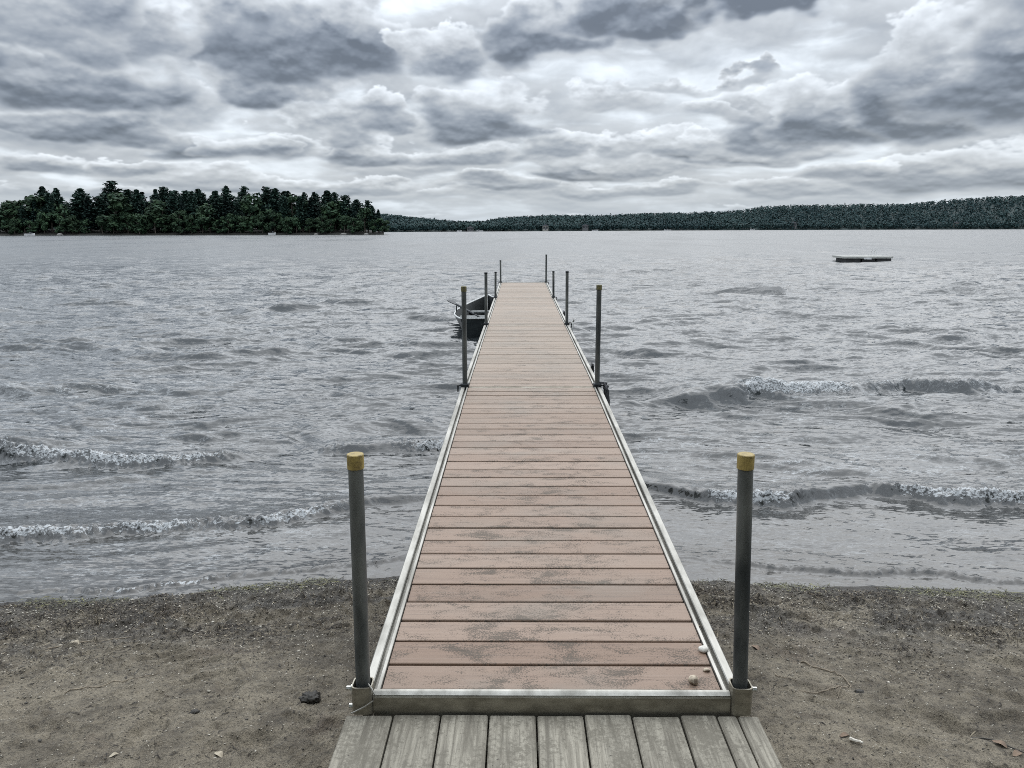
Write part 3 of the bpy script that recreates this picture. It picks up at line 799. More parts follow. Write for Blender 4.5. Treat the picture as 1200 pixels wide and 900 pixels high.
ORD = ['first', 'second', 'third', 'fourth', 'fifth', 'sixth', 'seventh', 'eighth', 'ninth', 'tenth', 'eleventh', 'twelfth', 'thirteenth', 'fourteenth', 'fifteenth', 'sixteenth', 'seventeenth', 'eighteenth',
       'nineteenth', 'twentieth', 'twenty-first', 'twenty-second', 'twenty-third', 'twenty-fourth', 'twenty-fifth', 'twenty-sixth', 'twenty-seventh', 'twenty-eighth', 'twenty-ninth', 'thirtieth', 'thirty-first', 'thirty-second']
SKY = [(-33.4, 1.95, 'b'), (-32.6, 2.1, 'b'), (-31.7, 2.34, 'b'), (-31.3, 2.58, 'p'), (-30.7, 2.58, 'p'), (-29.0, 2.58, 'p'), (-27.4, 3.02, 't'), (-25.75, 2.72, 'p'), (-24.85, 2.7, 's'), (-24.2, 2.88, 't'), (-22.9, 2.72, 'p'),
       (-22.2, 2.70, 'p'), (-21.3, 2.72, 'p'), (-20.4, 2.78, 'p'), (-19.25, 2.74, 't'), (-17.75, 2.74, 't'), (-17.0, 2.78, 'p'), (-16.2, 2.74, 's'), (-15.4, 2.66, 'p'), (-14.7, 2.64, 's'), (-13.9, 2.58, 'p'), (-13.15, 2.52, 't'),
       (-12.3, 2.42, 't'), (-11.6, 2.24, 'p'), (-11.1, 2.05, 't'), (-10.65, 1.62, 'p'), (-10.2, 1.34, 's'), (-9.95, .80, 'b')]
for i, (a, e, k) in enumerate(SKY):
    back = 9 + (i * 5) % 8 if a < -11.2 else 5
    h = math.tan(R(e)) * (point_base(a) + back) + 2.2 - .7
    pr = {'b': ['broad0', 'broad2', 'broad1'], 'p': ['pine0', 'pine1', 'pine2'], 't': ['tall0', 'tall1', 'tall2'], 's': ['spruce0', 'spruce1']}[k]
    nm, ds = {'b': ('leafy_tree', 'rounded leafy tree'), 'p': ('pine_tree', 'dense dark pine'), 't': ('pine_tree', 'tall open-branched pine'), 's': ('spruce_tree', 'narrow pointed spruce')}[k]
    lab = ds + ', ' + ORD[i] + ' crown from the left on the skyline of the wooded point'
    if i == 6: lab = 'tallest pine on the wooded point, its bare-sided crown standing clear above the rest'
    if i == 26: lab = 'narrow spruce near the tip of the wooded point, last conifer before open water'
    if i == 27: lab = 'low leafy tree at the very tip of the wooded point, last before open water'
    if i not in (6, 25, 26, 27): a += random.Random(i + 50).uniform(-.22, .22); h *= random.Random(i + 90).uniform(.93, 1.03)
    tree(nm, pr[(i * 7 // 3) % len(pr)], a, back, h, lab, 'skyline trees of the wooded point', wid={'b': 1.2, 'p': 1.0, 't': 1.05, 's': 1.15}[k] * random.Random(i).uniform(.85, 1.3))
rt = random.Random(4)
nf = 30
for i in range(nf):
    a = -33.3 + (i + .5) * (23.3 / nf) + rt.uniform(-.12, .12)
    e = rt.choice([.7, .9, 1.1, 1.25, 1.5]) * rt.uniform(.9, 1.1) if a < -11 else rt.uniform(.55, .85)
    h = math.tan(R(e)) * point_base(a) + 1.6
    tree('leafy_tree', 'broad%d' % (i % 4), a, 1.6 + (i % 3) * .9, h, 'leafy shoreline tree, ' + ORD[i] + ' from the left along the water edge of the wooded point', 'leafy trees at the water edge of the wooded point', wid=1.1)
for i in range(64):
    a = -33.6 + (i + .5) * (22.6 / 64) + rt.uniform(-.15, .15)
    e = (float(np.interp(a, [q[0] for q in SKY], [min(q[1], 2.75) for q in SKY])) - .1) * rt.choice([.70, .78, .86, .92, .97]) * (.82 if a > -12.6 else 1.0) * (.85 if -21.0 < a < -19.8 or -18.6 < a < -18.0 or -30.3 < a < -28.0 else 1.0)
    if a > -11.0: continue
    back = rt.uniform(5, 9) if i % 2 else rt.uniform(18, 30)
    h = math.tan(R(e)) * (point_base(a) + back) + 1.5
    tree('pine_tree', ['pine0', 'spruce0', 'pine1', 'tall0', 'pine2', 'broad3', 'spruce1', 'tall2'][(i * 5) % 8], a, back, h, 'dark tree inside the wooded point, half hidden between shoreline trees and skyline crowns', 'inner trees of the wooded point', wid=rt.uniform(.95, 1.5))

# ------------------------------------------------------------------ far shore cottages, boats, rocks
def cottage(azd, dist, z, w, dpt, hgt, wallm, label):
    rt_ = empty('cottage', (math.sin(R(azd)) * dist, math.cos(R(azd)) * dist, z), -R(azd))
    tag(rt_, label, 'cottage', 'lakeside cottages')
    MB().box(-w / 2, w / 2, -dpt / 2, dpt / 2, -1.5, hgt).build('wall', wallm, rt_)
    m = MB(); e = .5; rh = w * .28
    m.prism([(-w / 2 - e, hgt + .02), (w / 2 + e, hgt + .02), (0, hgt + rh)], 'y', -dpt / 2 - .4, dpt / 2 + .4).build('roof', M_ROOF, rt_)
    for k in (-1, 1):
        MB().box(k * w * .25 - .6, k * w * .25 + .6, -dpt / 2 - .06, -dpt / 2 + .1, hgt * .35, hgt * .8).build('window', M_GLASS, rt_)
    MB().box(-.5, .5, -dpt / 2 - .05, -dpt / 2 + .1, 0, 2.0).build('door', M_ROOF, rt_)
M_CREAM = varied('cream siding', (0.32, 0.31, 0.28), (0.24, 0.235, 0.21), 1, .7)
M_GREYS = varied('grey siding', (0.13, 0.135, 0.135), (0.1, 0.1, 0.1), 1, .7)
cottage(1.9, 577, .8, 4.2, 5, 3.0, M_CREAM, 'cream cottage on the far shore straight beyond the end of the dock')
cottage(-3.6, 552, .5, 4.5, 5, 2.0, M_GREYS, 'low grey cottage on the far shore left of the dock end')
cottage(4.8, 606, 1.5, 4.5, 5, 2.4, M_GREYS, 'grey cottage among trees right of the cream one')
cottage(19.2, 714, 2.5, 5, 6, 3.2, M_GREYS, 'grey cottage on the far shore straight behind the swim raft bay')
cottage(29.0, 788, 2.2, 5, 6, 3.4, M_CREAM, 'pale cottage below the high hill at the right end of the far shore')
cottage(-17.35, 323, 1.0, 5.0, 5, 3.4, M_CREAM, 'pale cottage glimpsed between shoreline trees of the wooded point')

def motorboat(azd, dist, L_, rz, label, m_):
    rt_ = empty('motorboat', (math.sin(R(azd)) * dist, math.cos(R(azd)) * dist, 0), rz)
    tag(rt_, label, 'boat', 'small boats moored along the far shore')
    mb = MB(); st = [(-.5, .36, .0), (-.2, .42, .0), (.2, .38, .02), (.42, .2, .12), (.5, .03, .2)]
    v, f = [], []
    for t, b_, zk in st:
        v += [(t * L_, -b_ * L_ * .45, .75 + zk), (t * L_, -b_ * L_ * .3, -.1 + zk), (t * L_, b_ * L_ * .3, -.1 + zk), (t * L_, b_ * L_ * .45, .75 + zk)]
    for k in range(len(st) - 1):
        for j in range(4): f.append((k * 4 + j, k * 4 + (j + 1) % 4, (k + 1) * 4 + (j + 1) % 4, (k + 1) * 4 + j))
    f += [(0, 1, 2, 3), tuple(16 + j for j in range(4))[::-1]]
    mb.add(v, f).build('hull', m_, rt_)
    MB().prism([(-.05 * L_, .78), (.16 * L_, .78), (.08 * L_, 1.3), (-.02 * L_, 1.3)], 'x', 0, 0)  # profile kept simple at this size
    w = MB().prism([(-.22 * L_, .77), (.22 * L_, .77), (.18 * L_, 1.35), (-.18 * L_, 1.35)], 'x', .02 * L_, .2 * L_); w.build('windshield', M_GLASS, rt_)
    MB().box(-.56 * L_, -.5 * L_ - .01, -.2, .2, .1, 1.1, .05).build('motor', M_DARK, rt_)
for a, dd, L_, rz, lb in [(-4.4, 541, 3.2, .3, 'white motorboat moored far off, leftmost of those seen past the dock'), (-2.9, 552, 5, 2.8, 'white motorboat moored far off just left of the dock end'),
                          (5.5, 603, 5, .2, 'white motorboat moored below the grey cottage right of the dock end'), (10.7, 640, 5.5, 3.0, 'white motorboat moored at the far shore between dock end and swim raft'),
                          (16.5, 690, 5, .4, 'white motorboat moored at the far shore left of the raft'), (-17.6, 312, 2.8, .2, 'white motorboat tied below the pale cottage of the wooded point'),
                          (-32.2, 346, 3.6, .15, 'pale motorboat drawn up at the left end of the wooded point')]:
    motorboat(a, dd, L_, rz, lb, M_WHITE)
def rock_mesh(size, seed, flat=.6, sub=2):
    import bmesh
    bm = bmesh.new(); bmesh.ops.create_icosphere(bm, subdivisions=sub, radius=1)
    r_ = random.Random(seed); dirs = [Vector((r_.gauss(0, 1), r_.gauss(0, 1), r_.gauss(0, 1))).normalized() for _ in range(9)]; cut = [r_.uniform(.62, .95) for _ in dirs]
    for v_ in bm.verts:
        p = v_.co.copy()
        for d_, c_ in zip(dirs, cut):
            q = p.dot(d_)
            if q > c_: p -= d_ * (q - c_) * .85
        v_.co = Vector((p.x * size[0], p.y * size[1], p.z * size[2]))
    me = bpy.data.meshes.new('rock'); bm.to_mesh(me); bm.free()
    for p in me.polygons: p.use_smooth = True
    return me
for i, (a, s, lb) in enumerate([(-12.7, 1.3, 'pale shore rock under the tall pines near the tip of the wooded point'), (-11.1, 1.0, 'pale shore rock nearest the tip of the wooded point'), (-14.6, .9, 'small grey shore rock right of the pale cottage'),
                                (-30.6, 1.5, 'long grey shore rock near the left end of the wooded point')]):
    me = rock_mesh((s, s * .6, s * .5), 30 + i); me.materials.append(M_ROCK)
    dd = point_base(a) - 1.0
    o = bpy.data.objects.new('shore_rock', me); C.objects.link(o); o.location = (math.sin(R(a)) * dd, math.cos(R(a)) * dd, .12)
    tag(o, lb, 'rock', 'rocks along the wooded point')

# ------------------------------------------------------------------ swim raft
rf = empty('swim_raft', (22.1, 50.6, .07), R(-3))
rf.scale = (.76, .76, .76)
tag(rf, 'low grey swim raft floating far out on the right side of the lake', 'swim raft')
m = MB()
for k in range(17): m.box(-2.0 + k * .236, -2.0 + k * .236 + .225, -1.3, 1.3, .36, .40)
m.build('deck', M_RAFT, rf)
m = MB(); m.box(-2.0, 2.0, -1.33, -1.29, .24, .40); m.box(-2.0, 2.0, 1.29, 1.33, .24, .40); m.box(-2.03, -1.99, -1.33, 1.33, .24, .40); m.box(1.99, 2.03, -1.33, 1.33, .24, .40)
m.build('frame', M_RAFT, rf)
for xa, xb in ((-1.75, -.55), (-.45, .65), (.75, 1.95)): MB().box(xa, xb, -1.24, 1.24, -.2, .245, .05).build('float', M_FLOAT, rf)
MB().box(-.36, .27, -1.37, -1.335, .16, .30, .01).build('step', M_WHITE, rf)
lad = MB()
for y0 in (.55, .95):
    lad.tube([(1.2 + (y0 - .55) * .6, 1.25, -.4), (1.2 + (y0 - .55) * .6, 1.25, .72), (1.24 + (y0 - .55) * .6, .95, .86), (1.26 + (y0 - .55) * .6, .75, .40)], .022, 6)
lo = lad.build('ladder', M_GUN, rf)
st = MB()
for z0 in (-.2, .1): st.tube([(1.2, 1.27, z0), (1.44, 1.27, z0)], .018, 6)
st.build('rung', M_GUN, lo)

# ------------------------------------------------------------------ rowboat tied along the dock
bt = empty('rowboat', (-.80, 15.52, 0), R(1.5))
tag(bt, 'dark open rowboat with pale gunwale lying along the left side of the dock', 'rowboat')
BL = 3.9
STN = [(0, .50, .40), (.12, .60, .385), (.25, .68, .38), (.45, .68, .385), (.62, .58, .40), (.78, .40, .44), (.90, .20, .49), (.97, .07, .53), (1.0, .02, .55)]
def hull_pts(t, b_, zs, inset=0.0):
    zk = -.10 + .10 * t ** 4 + inset
    b_ = max(b_ - inset, .004)
    rows_ = []
    for q in (-1, -.92, -.70, -.42, 0, .42, .70, .92, 1):
        aq = abs(q); zq = zk + (zs - zk) * (max(0, (aq - .35) / .65) ** 2.1 if aq > .35 else 0) + (0 if aq > .35 else 0)
        wq = b_ * (aq ** .8) * (1 if aq == 1 else .98) * math.copysign(1, q) if q else 0
        rows_.append((wq, t * BL - (0.06 * (1 - (zq - zk) / (zs - zk + 1e-6)) * -1 if t == 0 else 0), zq))
    return rows_
def skin(inset):
    v, f = [], []
    for s_ in STN: v += hull_pts(*s_, inset)
    n = 9
    for k in range(len(STN) - 1):
        for j in range(n - 1): f.append((k * n + j, k * n + j + 1, (k + 1) * n + j + 1, (k + 1) * n + j))
    f.append(tuple(range(n)))
    return v, f
MB().add(*skin(0)).build('hull', M_HULL, bt, True)
v, f = skin(.022); v = [(x_, y_ + (.025 if i < 9 else 0), z_ + .002) for i, (x_, y_, z_) in enumerate(v)]
MB().add(v, f).build('interior', M_BIN, bt, True)
g = MB()
for sgn in (-1, 1): g.tube([(sgn * b_, t * BL, zs + .010) for t, b_, zs in STN], .017, 6)
g.tube([(-.50, 0.0, .412), (-.25, -.005, .412), (.25, -.005, .412), (.50, 0.0, .412)], .019, 6)
g.build('gunwale', M_GUN, bt, True)
for t, w in ((.10, .50), (.40, .60), (.68, .44)): MB().box(-w, w, t * BL, t * BL + .26, .235, .27, .006).build('bench', M_SEAT, bt)
ol = MB()
for sgn in (-1, 1):
    ol.tube([(sgn * .66, 1.55, .38), (sgn * .66, 1.55, .45)], .014, 6)
    ol.tube([(sgn * .66, 1.50, .52), (sgn * .66, 1.515, .46), (sgn * .66, 1.55, .445), (sgn * .66, 1.585, .46), (sgn * .66, 1.60, .52)], .011, 6)
ol.build('oarlock', M_DARK, bt)
oar = empty('oar', (0, 0, 0)); tag(oar, 'dark wooden oar resting across the left gunwale of the rowboat', 'oar')
pa, pb = Vector((-1.70, 17.45, .60)), Vector((-.93, 16.35, .33))
dv = (pb - pa).normalized()
MB().tube([pa + dv * .35, pa + dv * .8, pb - dv * .25], .027, 8).build('shaft', M_DARK, oar, True)
MB().tube([pb - dv * .25, pb], .017, 8).build('handle', M_DARK, oar, True)
sd_ = dv.cross(Vector((0, 0, 1))).normalized(); bl_ = MB(); n_ = sd_.cross(dv)
vv = []
for t, w in ((0, .055), (.08, .062), (.25, .05), (.37, .022)):
    for sg in (-1, 1):
        for h_ in (-1, 1): vv.append(pa + dv * t + sd_ * (w * sg) + n_ * (.008 * h_))
ff = []
for k in range(3):
    a_ = k * 4; ff += [(a_, a_ + 1, a_ + 5, a_ + 4), (a_ + 2, a_ + 6, a_ + 7, a_ + 3), (a_, a_ + 4, a_ + 6, a_ + 2), (a_ + 1, a_ + 3, a_ + 7, a_ + 5)]
ff += [(0, 2, 3, 1), (12, 13, 15, 14)]
bl_.add(vv, ff).build('blade', M_DARK, oar)

# ------------------------------------------------------------------ the dock
ZD, ZN = 0.84, 0.741
def zline(y): return ZN + (ZD - ZN) * (y - D0Y) / SECL if y < D0Y + SECL else ZD
lift = lambda x, y, z: (x, y, z + zline(y))
dock = empty('dock', (0, 0, 0)); tag(dock, 'long straight dock of red-brown boards in an aluminium frame running out over the lake', 'dock')
rd = random.Random(11)
for s in range(4):
    y0 = D0Y + s * SECL
    m = MB()
    for k in range(30):
        a = y0 + 0.030 + k * PITCHB + rd.uniform(-.0012, .0012); b_ = a + PITCHB - rd.uniform(.0095, .0125) - (0.006 if rd.random() < .12 else 0)
        zt = -.006 + rd.uniform(-.0015, .0015); c = .0035
        prof = [(a, zt - .024), (a, zt - c), (a + c * .4, zt - c * .35), (a + c * 1.2, zt), (b_ - c * 1.2, zt), (b_ - c * .4, zt - c * .35), (b_, zt - c), (b_, zt - .024)]
        e = .5475 + rd.uniform(-.0015, .0015)
        m.prism(prof, 'x', -e, e)
    m.map(lift).build('decking', M_DECK, dock)
    ya, yb = y0 + (.0 if s == 0 else .035), y0 + SECL - .035
    if s == 3: yb = y0 + SECL
    if s == 0: ya = y0 + .008
    for sg in (-1, 1):
        m = MB()
        pr = [(.610, -.13), (.610, -.003), (.607, 0), (.583, 0), (.580, -.003), (.580, -.030), (.5635, -.030), (.5635, -.001), (.5625, .001), (.5525, .001), (.5515, -.001), (.5515, -.05), (.590, -.05), (.590, -.13)]
        m.prism([(sg * x_, z_) for x_, z_ in pr], 'y', ya, yb)
        m.map(lift).build('side_rail', M_ALU, dock)
    if s == 0:
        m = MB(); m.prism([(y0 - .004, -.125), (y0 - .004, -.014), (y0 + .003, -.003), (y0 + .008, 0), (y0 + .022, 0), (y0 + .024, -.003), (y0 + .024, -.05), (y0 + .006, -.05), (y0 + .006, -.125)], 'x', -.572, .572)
        pl_ = m.map(lift).build('end_plate', M_STAIN_SHADE, dock)
        MB().prism([(y0 - .002, -.006), (y0 + .005, -.0005), (y0 + .009, .0022), (y0 + .018, .0022), (y0 + .0195, .0005), (y0 + .0195, -.002)], 'x', -.571, .571).map(lift).build('lip', M_ALU, pl_)  # added strip of paler metal; sky reflection on the flange put into colour
    else:
        m = MB(); m.box(-.5475, .5475, y0 + .004, y0 + .018, -.10, -.007, .003); m.map(lift).build('end_plate', M_STAIN_SHADE, dock)
    yb_ = y0 + SECL
    m = MB(); m.box(-.5475, .5475, yb_ - .016, yb_ - .002, -.10, -.007 if s < 3 else .001, .003); m.map(lift).build('end_plate', M_STAIN_SHADE if s < 3 else M_ALU, dock)
POSTS = [(0, .792, .792), (1, .875, .885), (2, .748, .762), (3, .515, .525), (4, .565, .705)]
for k, hl, hr in POSTS:
    for sg, hh_ in ((-1, hl), (1, hr)):
        y = [2.230, D0Y + SECL, D0Y + 2 * SECL, D0Y + 3 * SECL, D0Y + 4 * SECL - .04][k]
        x = sg * (.606 if k == 0 else .580)
        rad = .0230 if k == 0 else .0215
        zt = zline(y) + hh_; zb_ = .674 if k == 0 else -1.0
        lx, ly = ((.008 if sg < 0 else -.026) if k == 0 else rd.uniform(-.006, .006)), rd.uniform(-.006, .006)
        post = MB().tube([(x, y, zb_), (x, y, zline(y)), (x + lx, y + ly, zt - .02)], rad, 20).build('post', M_PIPE, dock, True)
        if k == 0:
            MB().tube([(x + lx, y + ly, zt - .045), (x + lx, y + ly, zt - .002), (x + lx, y + ly, zt)], [rad + .0025, rad + .0025, rad + .0005], 24).build('cap', M_YEL, post)
        elif k == 1:
            MB().tube([(x + lx, y + ly, zt - .045), (x + lx, y + ly, zt - .004), (x + lx, y + ly, zt)], [rad + .003, rad + .003, rad - .002], 20).build('cap', M_CAPD, post)
        else:
            MB().tube([(x + lx, y + ly, zt - .025), (x + lx, y + ly, zt - .003), (x + lx, y + ly, zt)], [rad + .002, rad + .002, rad - .002], 16).build('cap', M_DARK, post)
        # bracket
        m = MB()
        if k == 0:
            w_, t_ = .033, .004
            z0, z1 = .676, zline(D0Y) + .028
            n = 28; ring = []
            for j in range(n):
                a = 2 * math.pi * j / n; ca, sa = math.cos(a), math.sin(a)
                p = 5.0; q = (abs(ca) ** p + abs(sa) ** p) ** (-1 / p)
                ring.append((ca * q, sa * q))
            v, f = [], []
            for z_ in (z0, z1):
                for rr_ in (w_, w_ - t_):
                    v += [(x + a * rr_, y - .004 + b__ * rr_, z_) for a, b__ in ring]
            for j in range(n):
                q = (j + 1) % n
                f += [(j, q, 2 * n + q, 2 * n + j), (n + q, n + j, 3 * n + j, 3 * n + q), (2 * n + j, 2 * n + q, 3 * n + q, 3 * n + j), (q, j, n + j, n + q)]
            m.add(v, f)
            br = m.build('bracket', M_STAIN_SHADE, dock)
            MB().tube([(x + sg * .034, y, z1 - .022), (x + sg * .040, y, z1 - .022), (x + sg * .041, y, z1 - .022), (x + sg * .054, y, z1 - .022)], [.011, .011, .007, .007], 6).build('bolt', M_BOLT, br)
            if sg < 0: MB().tube([(x - .034, y - .01, .690), (x - .046, y - .01, .690)], .008, 6).build('bolt', M_BOLT, br)
        else:
            m.box(x - .034, x + .034, y - .034, y + .034, zline(y) - .10, zline(y) + .028, .006)
            m.box(x + sg * .036 - .004, x + sg * .036 + .03 * sg + .004, y - .012, y + .012, zline(y) - .07, zline(y) + .018, .003) if False else None
            br = m.build('bracket', M_DARK, dock)
            MB().tube([(x + sg * .036, y, zline(y) + .008), (x + sg * .062, y, zline(y) + .008), (x + sg * .063, y, zline(y) - .05)], [.010, .009, .006], 6).build('bolt', M_DARK, br)
# retaining cable at the near left corner
MB().tube([(-.585, 2.21, .774), (-.570, 2.190, .770), (-.560, 2.184, .752), (-.566, 2.182, .733), (-.592, 2.184, .712), (-.622, 2.186, .694), (-.640, 2.188, .684)], .0024, 8).build('cable', M_ALU, dock, True)
# cleats on the right rail
for yy in (7.55, 12.5):
    m = MB(); m.tube([(.625, yy - .07, ZD + .035), (.625, yy - .02, ZD + .022), (.625, yy + .02, ZD + .022), (.625, yy + .07, ZD + .035)], [.009, .012, .012, .009], 8)
    m.box(.611, .640, yy - .03, yy + .03, ZD - .05, ZD + .018, .004); m.build('cleat', M_DARK, dock)
# black rope loop hanging at the second post, pale rope at the third
def loop(cx_, cy_, cz_, w, h, n=22, tilt=.0):
    return [(cx_ + .01 * math.sin(5 * a) + tilt * math.cos(a), cy_ + w * math.sin(a), cz_ + h * math.cos(a)) for a in [2 * math.pi * i / n for i in range(n + 1)]]
m = MB(); m.tube(loop(.645, 6.56, .79, .045, .085), .011, 6, False); m.tube(loop(.652, 6.50, .76, .05, .10), .012, 6, False); m.tube([(.60, 6.60, .872), (.63, 6.58, .875), (.66, 6.56, .87)], .010, 6)
m.tube([(.655, 6.47, .66), (.655, 6.47, .74), (.652, 6.50, .84)], [.022, .024, .012], 8)
tag(m.build('mooring_rope', M_ROPE, None, True), 'black rope coil hanging outside the dock at the second right post', 'rope')
m = MB(); m.tube(loop(.655, 10.95, .78, .08, .11), .012, 6, False); m.tube([(.60, 10.98, .872), (.64, 10.97, .885), (.665, 10.95, .89), (.68, 10.9, .93)], .012, 6)
tag(m.build('mooring_rope', M_WROPE, None, True), 'pale rope looped at the third right post of the dock', 'rope')

# ------------------------------------------------------------------ wooden platform the dock starts from
pf = empty('wooden_platform', (0, 0, 0)); tag(pf, 'grey weathered plank platform at the shore end of the dock', 'platform')
edges = [-.660, -.507, -.354, -.200, -.048, .104, .256, .410, .527, .592, .662]
m = MB()
for a, b_ in zip(edges[:-1], edges[1:]):
    z1 = .672 + rd.uniform(-.002, .0015)
    c = .004
    m.prism([(a + .003, z1 - .038), (a + .003, z1 - c), (a + .003 + c, z1), (b_ - .003 - c, z1), (b_ - .003, z1 - c), (b_ - .003, z1 - .038)], 'y', .2, 2.198 + rd.uniform(-.005, .004))
m.build('plank_deck', M_PLANK, pf)
for yy in (.4, 1.25, 2.10): MB().box(-.64, .64, yy - .02, yy + .02, .49, .633).build('joist', M_PLANK, pf)

for sx in (-.58, .58):
    for yy in (.46, 2.05): MB().box(sx - .045, sx + .045, yy - .045, yy + .045, .0, .632).build('support', M_PLANK, pf)

# ------------------------------------------------------------------ stones on the dock
for (px, py, sz_, mm, lb, sd__) in [(.467, 2.275, (.020, .018, .017), M_STONE, 'brown and white cobble on the first board of the dock', 2), (.543, 2.462, (.019, .016, .013), M_WSTONE, 'white pebble by the right rail on the second board', 5),
                                  (.527, 2.345, (.014, .009, .007), M_STONE, 'small tan chip in the board gap between cobble and white pebble', 7), (.569, 2.66, (.009, .010, .008), M_STONE, 'tiny tan pebble lodged in the slot of the right dock rail', 8)]:
    me = rock_mesh(sz_, sd__); me.materials.append(mm)
    o = bpy.data.objects.new('stone', me); C.objects.link(o)
    o.location = (px, py, zline(py) - .007 + sz_[2] * .82 if abs(px) < .55 else zline(py) - .030 + sz_[2] * .8)
    tag(o, lb, 'stone', 'stones on the dock')

# ------------------------------------------------------------------ litter of the beach
def gz(x, y): return float(sand_z(np.array([x]), np.array([y]))[0])
# gravel and shell bits: thousands of tiny stones, one object
gr = np.random.default_rng(3)
n1, n2, n3 = 24000, 17000, 4000
gx = np.concatenate([gr.uniform(-4.2, 4.2, n1), gr.uniform(-3.2, 3.2, n2), gr.uniform(-3.5, 3.5, n3)])
dd_ = np.concatenate([np.abs(gr.normal(.62, .36, n1)), gr.uniform(.3, 2.6, n2), gr.normal(.2, .1, n3)])
gy = shore_y(gx) - np.maximum(dd_, .06)
sz = np.concatenate([gr.uniform(.0018, .0052, n1), gr.uniform(.0015, .0042, n2), gr.uniform(.003, .007, n3)])
big_ = gr.uniform(0, 1, len(sz)) < .012; sz[big_] *= 2.2
okm = ~((np.abs(gx) < .70) & (gy < 2.25)); gx, gy, sz = gx[okm], gy[okm], sz[okm]
octv = np.array([(1, 0, 0), (-1, 0, 0), (0, 1, 0), (0, -1, 0), (0, 0, 1), (0, 0, -1)], float)
octf = np.array([(0, 2, 4), (2, 1, 4), (1, 3, 4), (3, 0, 4), (2, 0, 5), (1, 2, 5), (3, 1, 5), (0, 3, 5)])
ng = len(gx)
ang = gr.uniform(0, 6.283, ng); ca, sa = np.cos(ang), np.sin(ang)
vv = octv[None] * np.stack([sz * gr.uniform(.8, 1.7, ng), sz, sz * gr.uniform(.35, .8, ng)], -1)[:, None] * gr.uniform(.8, 1.2, (ng, 6, 1))
vx = vv[..., 0] * ca[:, None] - vv[..., 1] * sa[:, None]; vy = vv[..., 0] * sa[:, None] + vv[..., 1] * ca[:, None]
vv = np.stack([vx + gx[:, None], vy + gy[:, None], vv[..., 2] + (sand_z(gx, gy) + sz * .2)[:, None]], -1).reshape(-1, 3)
ff = (octf[None] + 6 * np.arange(ng)[:, None, None]).reshape(-1, 3)
def island_mat(name, stops, rough=.8):
    m, nt, b = mat(name, rough=rough)
    gi = nt.nodes.new('ShaderNodeNewGeometry'); cr = nt.nodes.new('ShaderNodeValToRGB'); nt.links.new(gi.outputs['Random Per Island'], cr.inputs[0])
    e = cr.color_ramp.elements
    while len(e) < len(stops): e.new(.5)
    for k, (p, c) in enumerate(stops): e[k].position = p; e[k].color = (*c, 1)
    nt.links.new(cr.outputs[0], b.inputs['Base Color'])
    return m
M_GRAV = island_mat('gravel bits', [(0, (.05, .045, .038)), (.35, (.11, .10, .083)), (.6, (.20, .18, .145)), (.85, (.36, .33, .27)), (1, (.62, .58, .50))])
tag(np_mesh('gravel', vv, ff, M_GRAV), 'fine gravel and shell bits strewn over the sand', 'gravel', kind='stuff')
# dark plant bits of the drift line
def strips(n, x, y, ln, wd, lift_, rg, curl=.5):
    a = rg.uniform(0, 6.283, n); k = 4; V = []
    zz = None
    px, py = x.copy(), y.copy(); an = a.copy()
    pts = []
    for j in range(k):
        pts.append((px.copy(), py.copy(), an.copy())); an = an + rg.normal(0, curl, n); px = px + np.cos(an) * ln / (k - 1); py = py + np.sin(an) * ln / (k - 1)
    for j, (qx, qy, qa) in enumerate(pts):
        w = wd * (1 if 0 < j < k - 1 else .4)
        z = sand_z(qx, qy) + lift_ * rg.uniform(.1, 1, n)
        V += [np.stack([qx - np.sin(qa) * w, qy + np.cos(qa) * w, z], -1), np.stack([qx + np.sin(qa) * w, qy - np.cos(qa) * w, z + wd * rg.normal(0, .6, n)], -1)]
    V = np.stack(V, 1)
    F = np.array([(2 * j, 2 * j + 1, 2 * j + 3, 2 * j + 2) for j in range(k - 1)])
    return V.reshape(-1, 3), (F[None] + 2 * k * np.arange(n)[:, None, None]).reshape(-1, 4)
dr = np.random.default_rng(8)
n = 26000
x = dr.uniform(-4.2, 4.2, n); dd_ = np.where(dr.uniform(0, 1, n) < .72, np.abs(dr.normal(.48, .36, n)), dr.uniform(.2, 2.6, n))
y = shore_y(x) - np.maximum(dd_, .02)
keep = (fbm(x * 2.2, y * 5.0, 55, 4, .6) + dr.normal(0, .07, n) > .50) & ~((np.abs(x) < .72) & (y < 2.3))
x, y = x[keep], y[keep]; n = len(x)
v, f = strips(n, x, y, dr.uniform(.006, .036, n), dr.uniform(.0008, .0030, n), .007, dr)
hx = dr.uniform(-4, 4, 230); hd = np.abs(dr.normal(.34, .26, 230)) + .05; hr = dr.uniform(.025, .095, 230)
m_ = fbm(hx * 1.3, hd * 4, 57, 3) > .47; hx, hd, hr = hx[m_], hd[m_], hr[m_]
q_ = np.repeat(np.arange(len(hx)), 75)
x2 = hx[q_] + dr.normal(size=len(q_)) * hr[q_] * 1.25; y2 = shore_y(x2) - hd[q_] + dr.normal(size=len(q_)) * hr[q_] * .55
k2_ = ~((np.abs(x2) < .72) & (y2 < 2.3)); x2, y2 = x2[k2_], y2[k2_]
v2, f2 = strips(len(x2), x2, y2, dr.uniform(.010, .045, len(x2)), dr.uniform(.0010, .0032, len(x2)), .009, dr, .8)
f = np.concatenate([f, f2 + len(v)]); v = np.concatenate([v, v2])
M_DEB = island_mat('drift bits', [(0, (.016, .013, .010)), (.55, (.035, .028, .021)), (.82, (.075, .058, .040)), (.94, (.17, .14, .095)), (1, (.34, .29, .21))])
tag(np_mesh('beach_debris', v, f, M_DEB), 'dark shredded plant bits along the drift line', 'debris', kind='stuff')
n = 5200
x = dr.uniform(-4.2, 4.2, n); y = shore_y(x) + .02 - np.abs(dr.normal(0, .075, n))
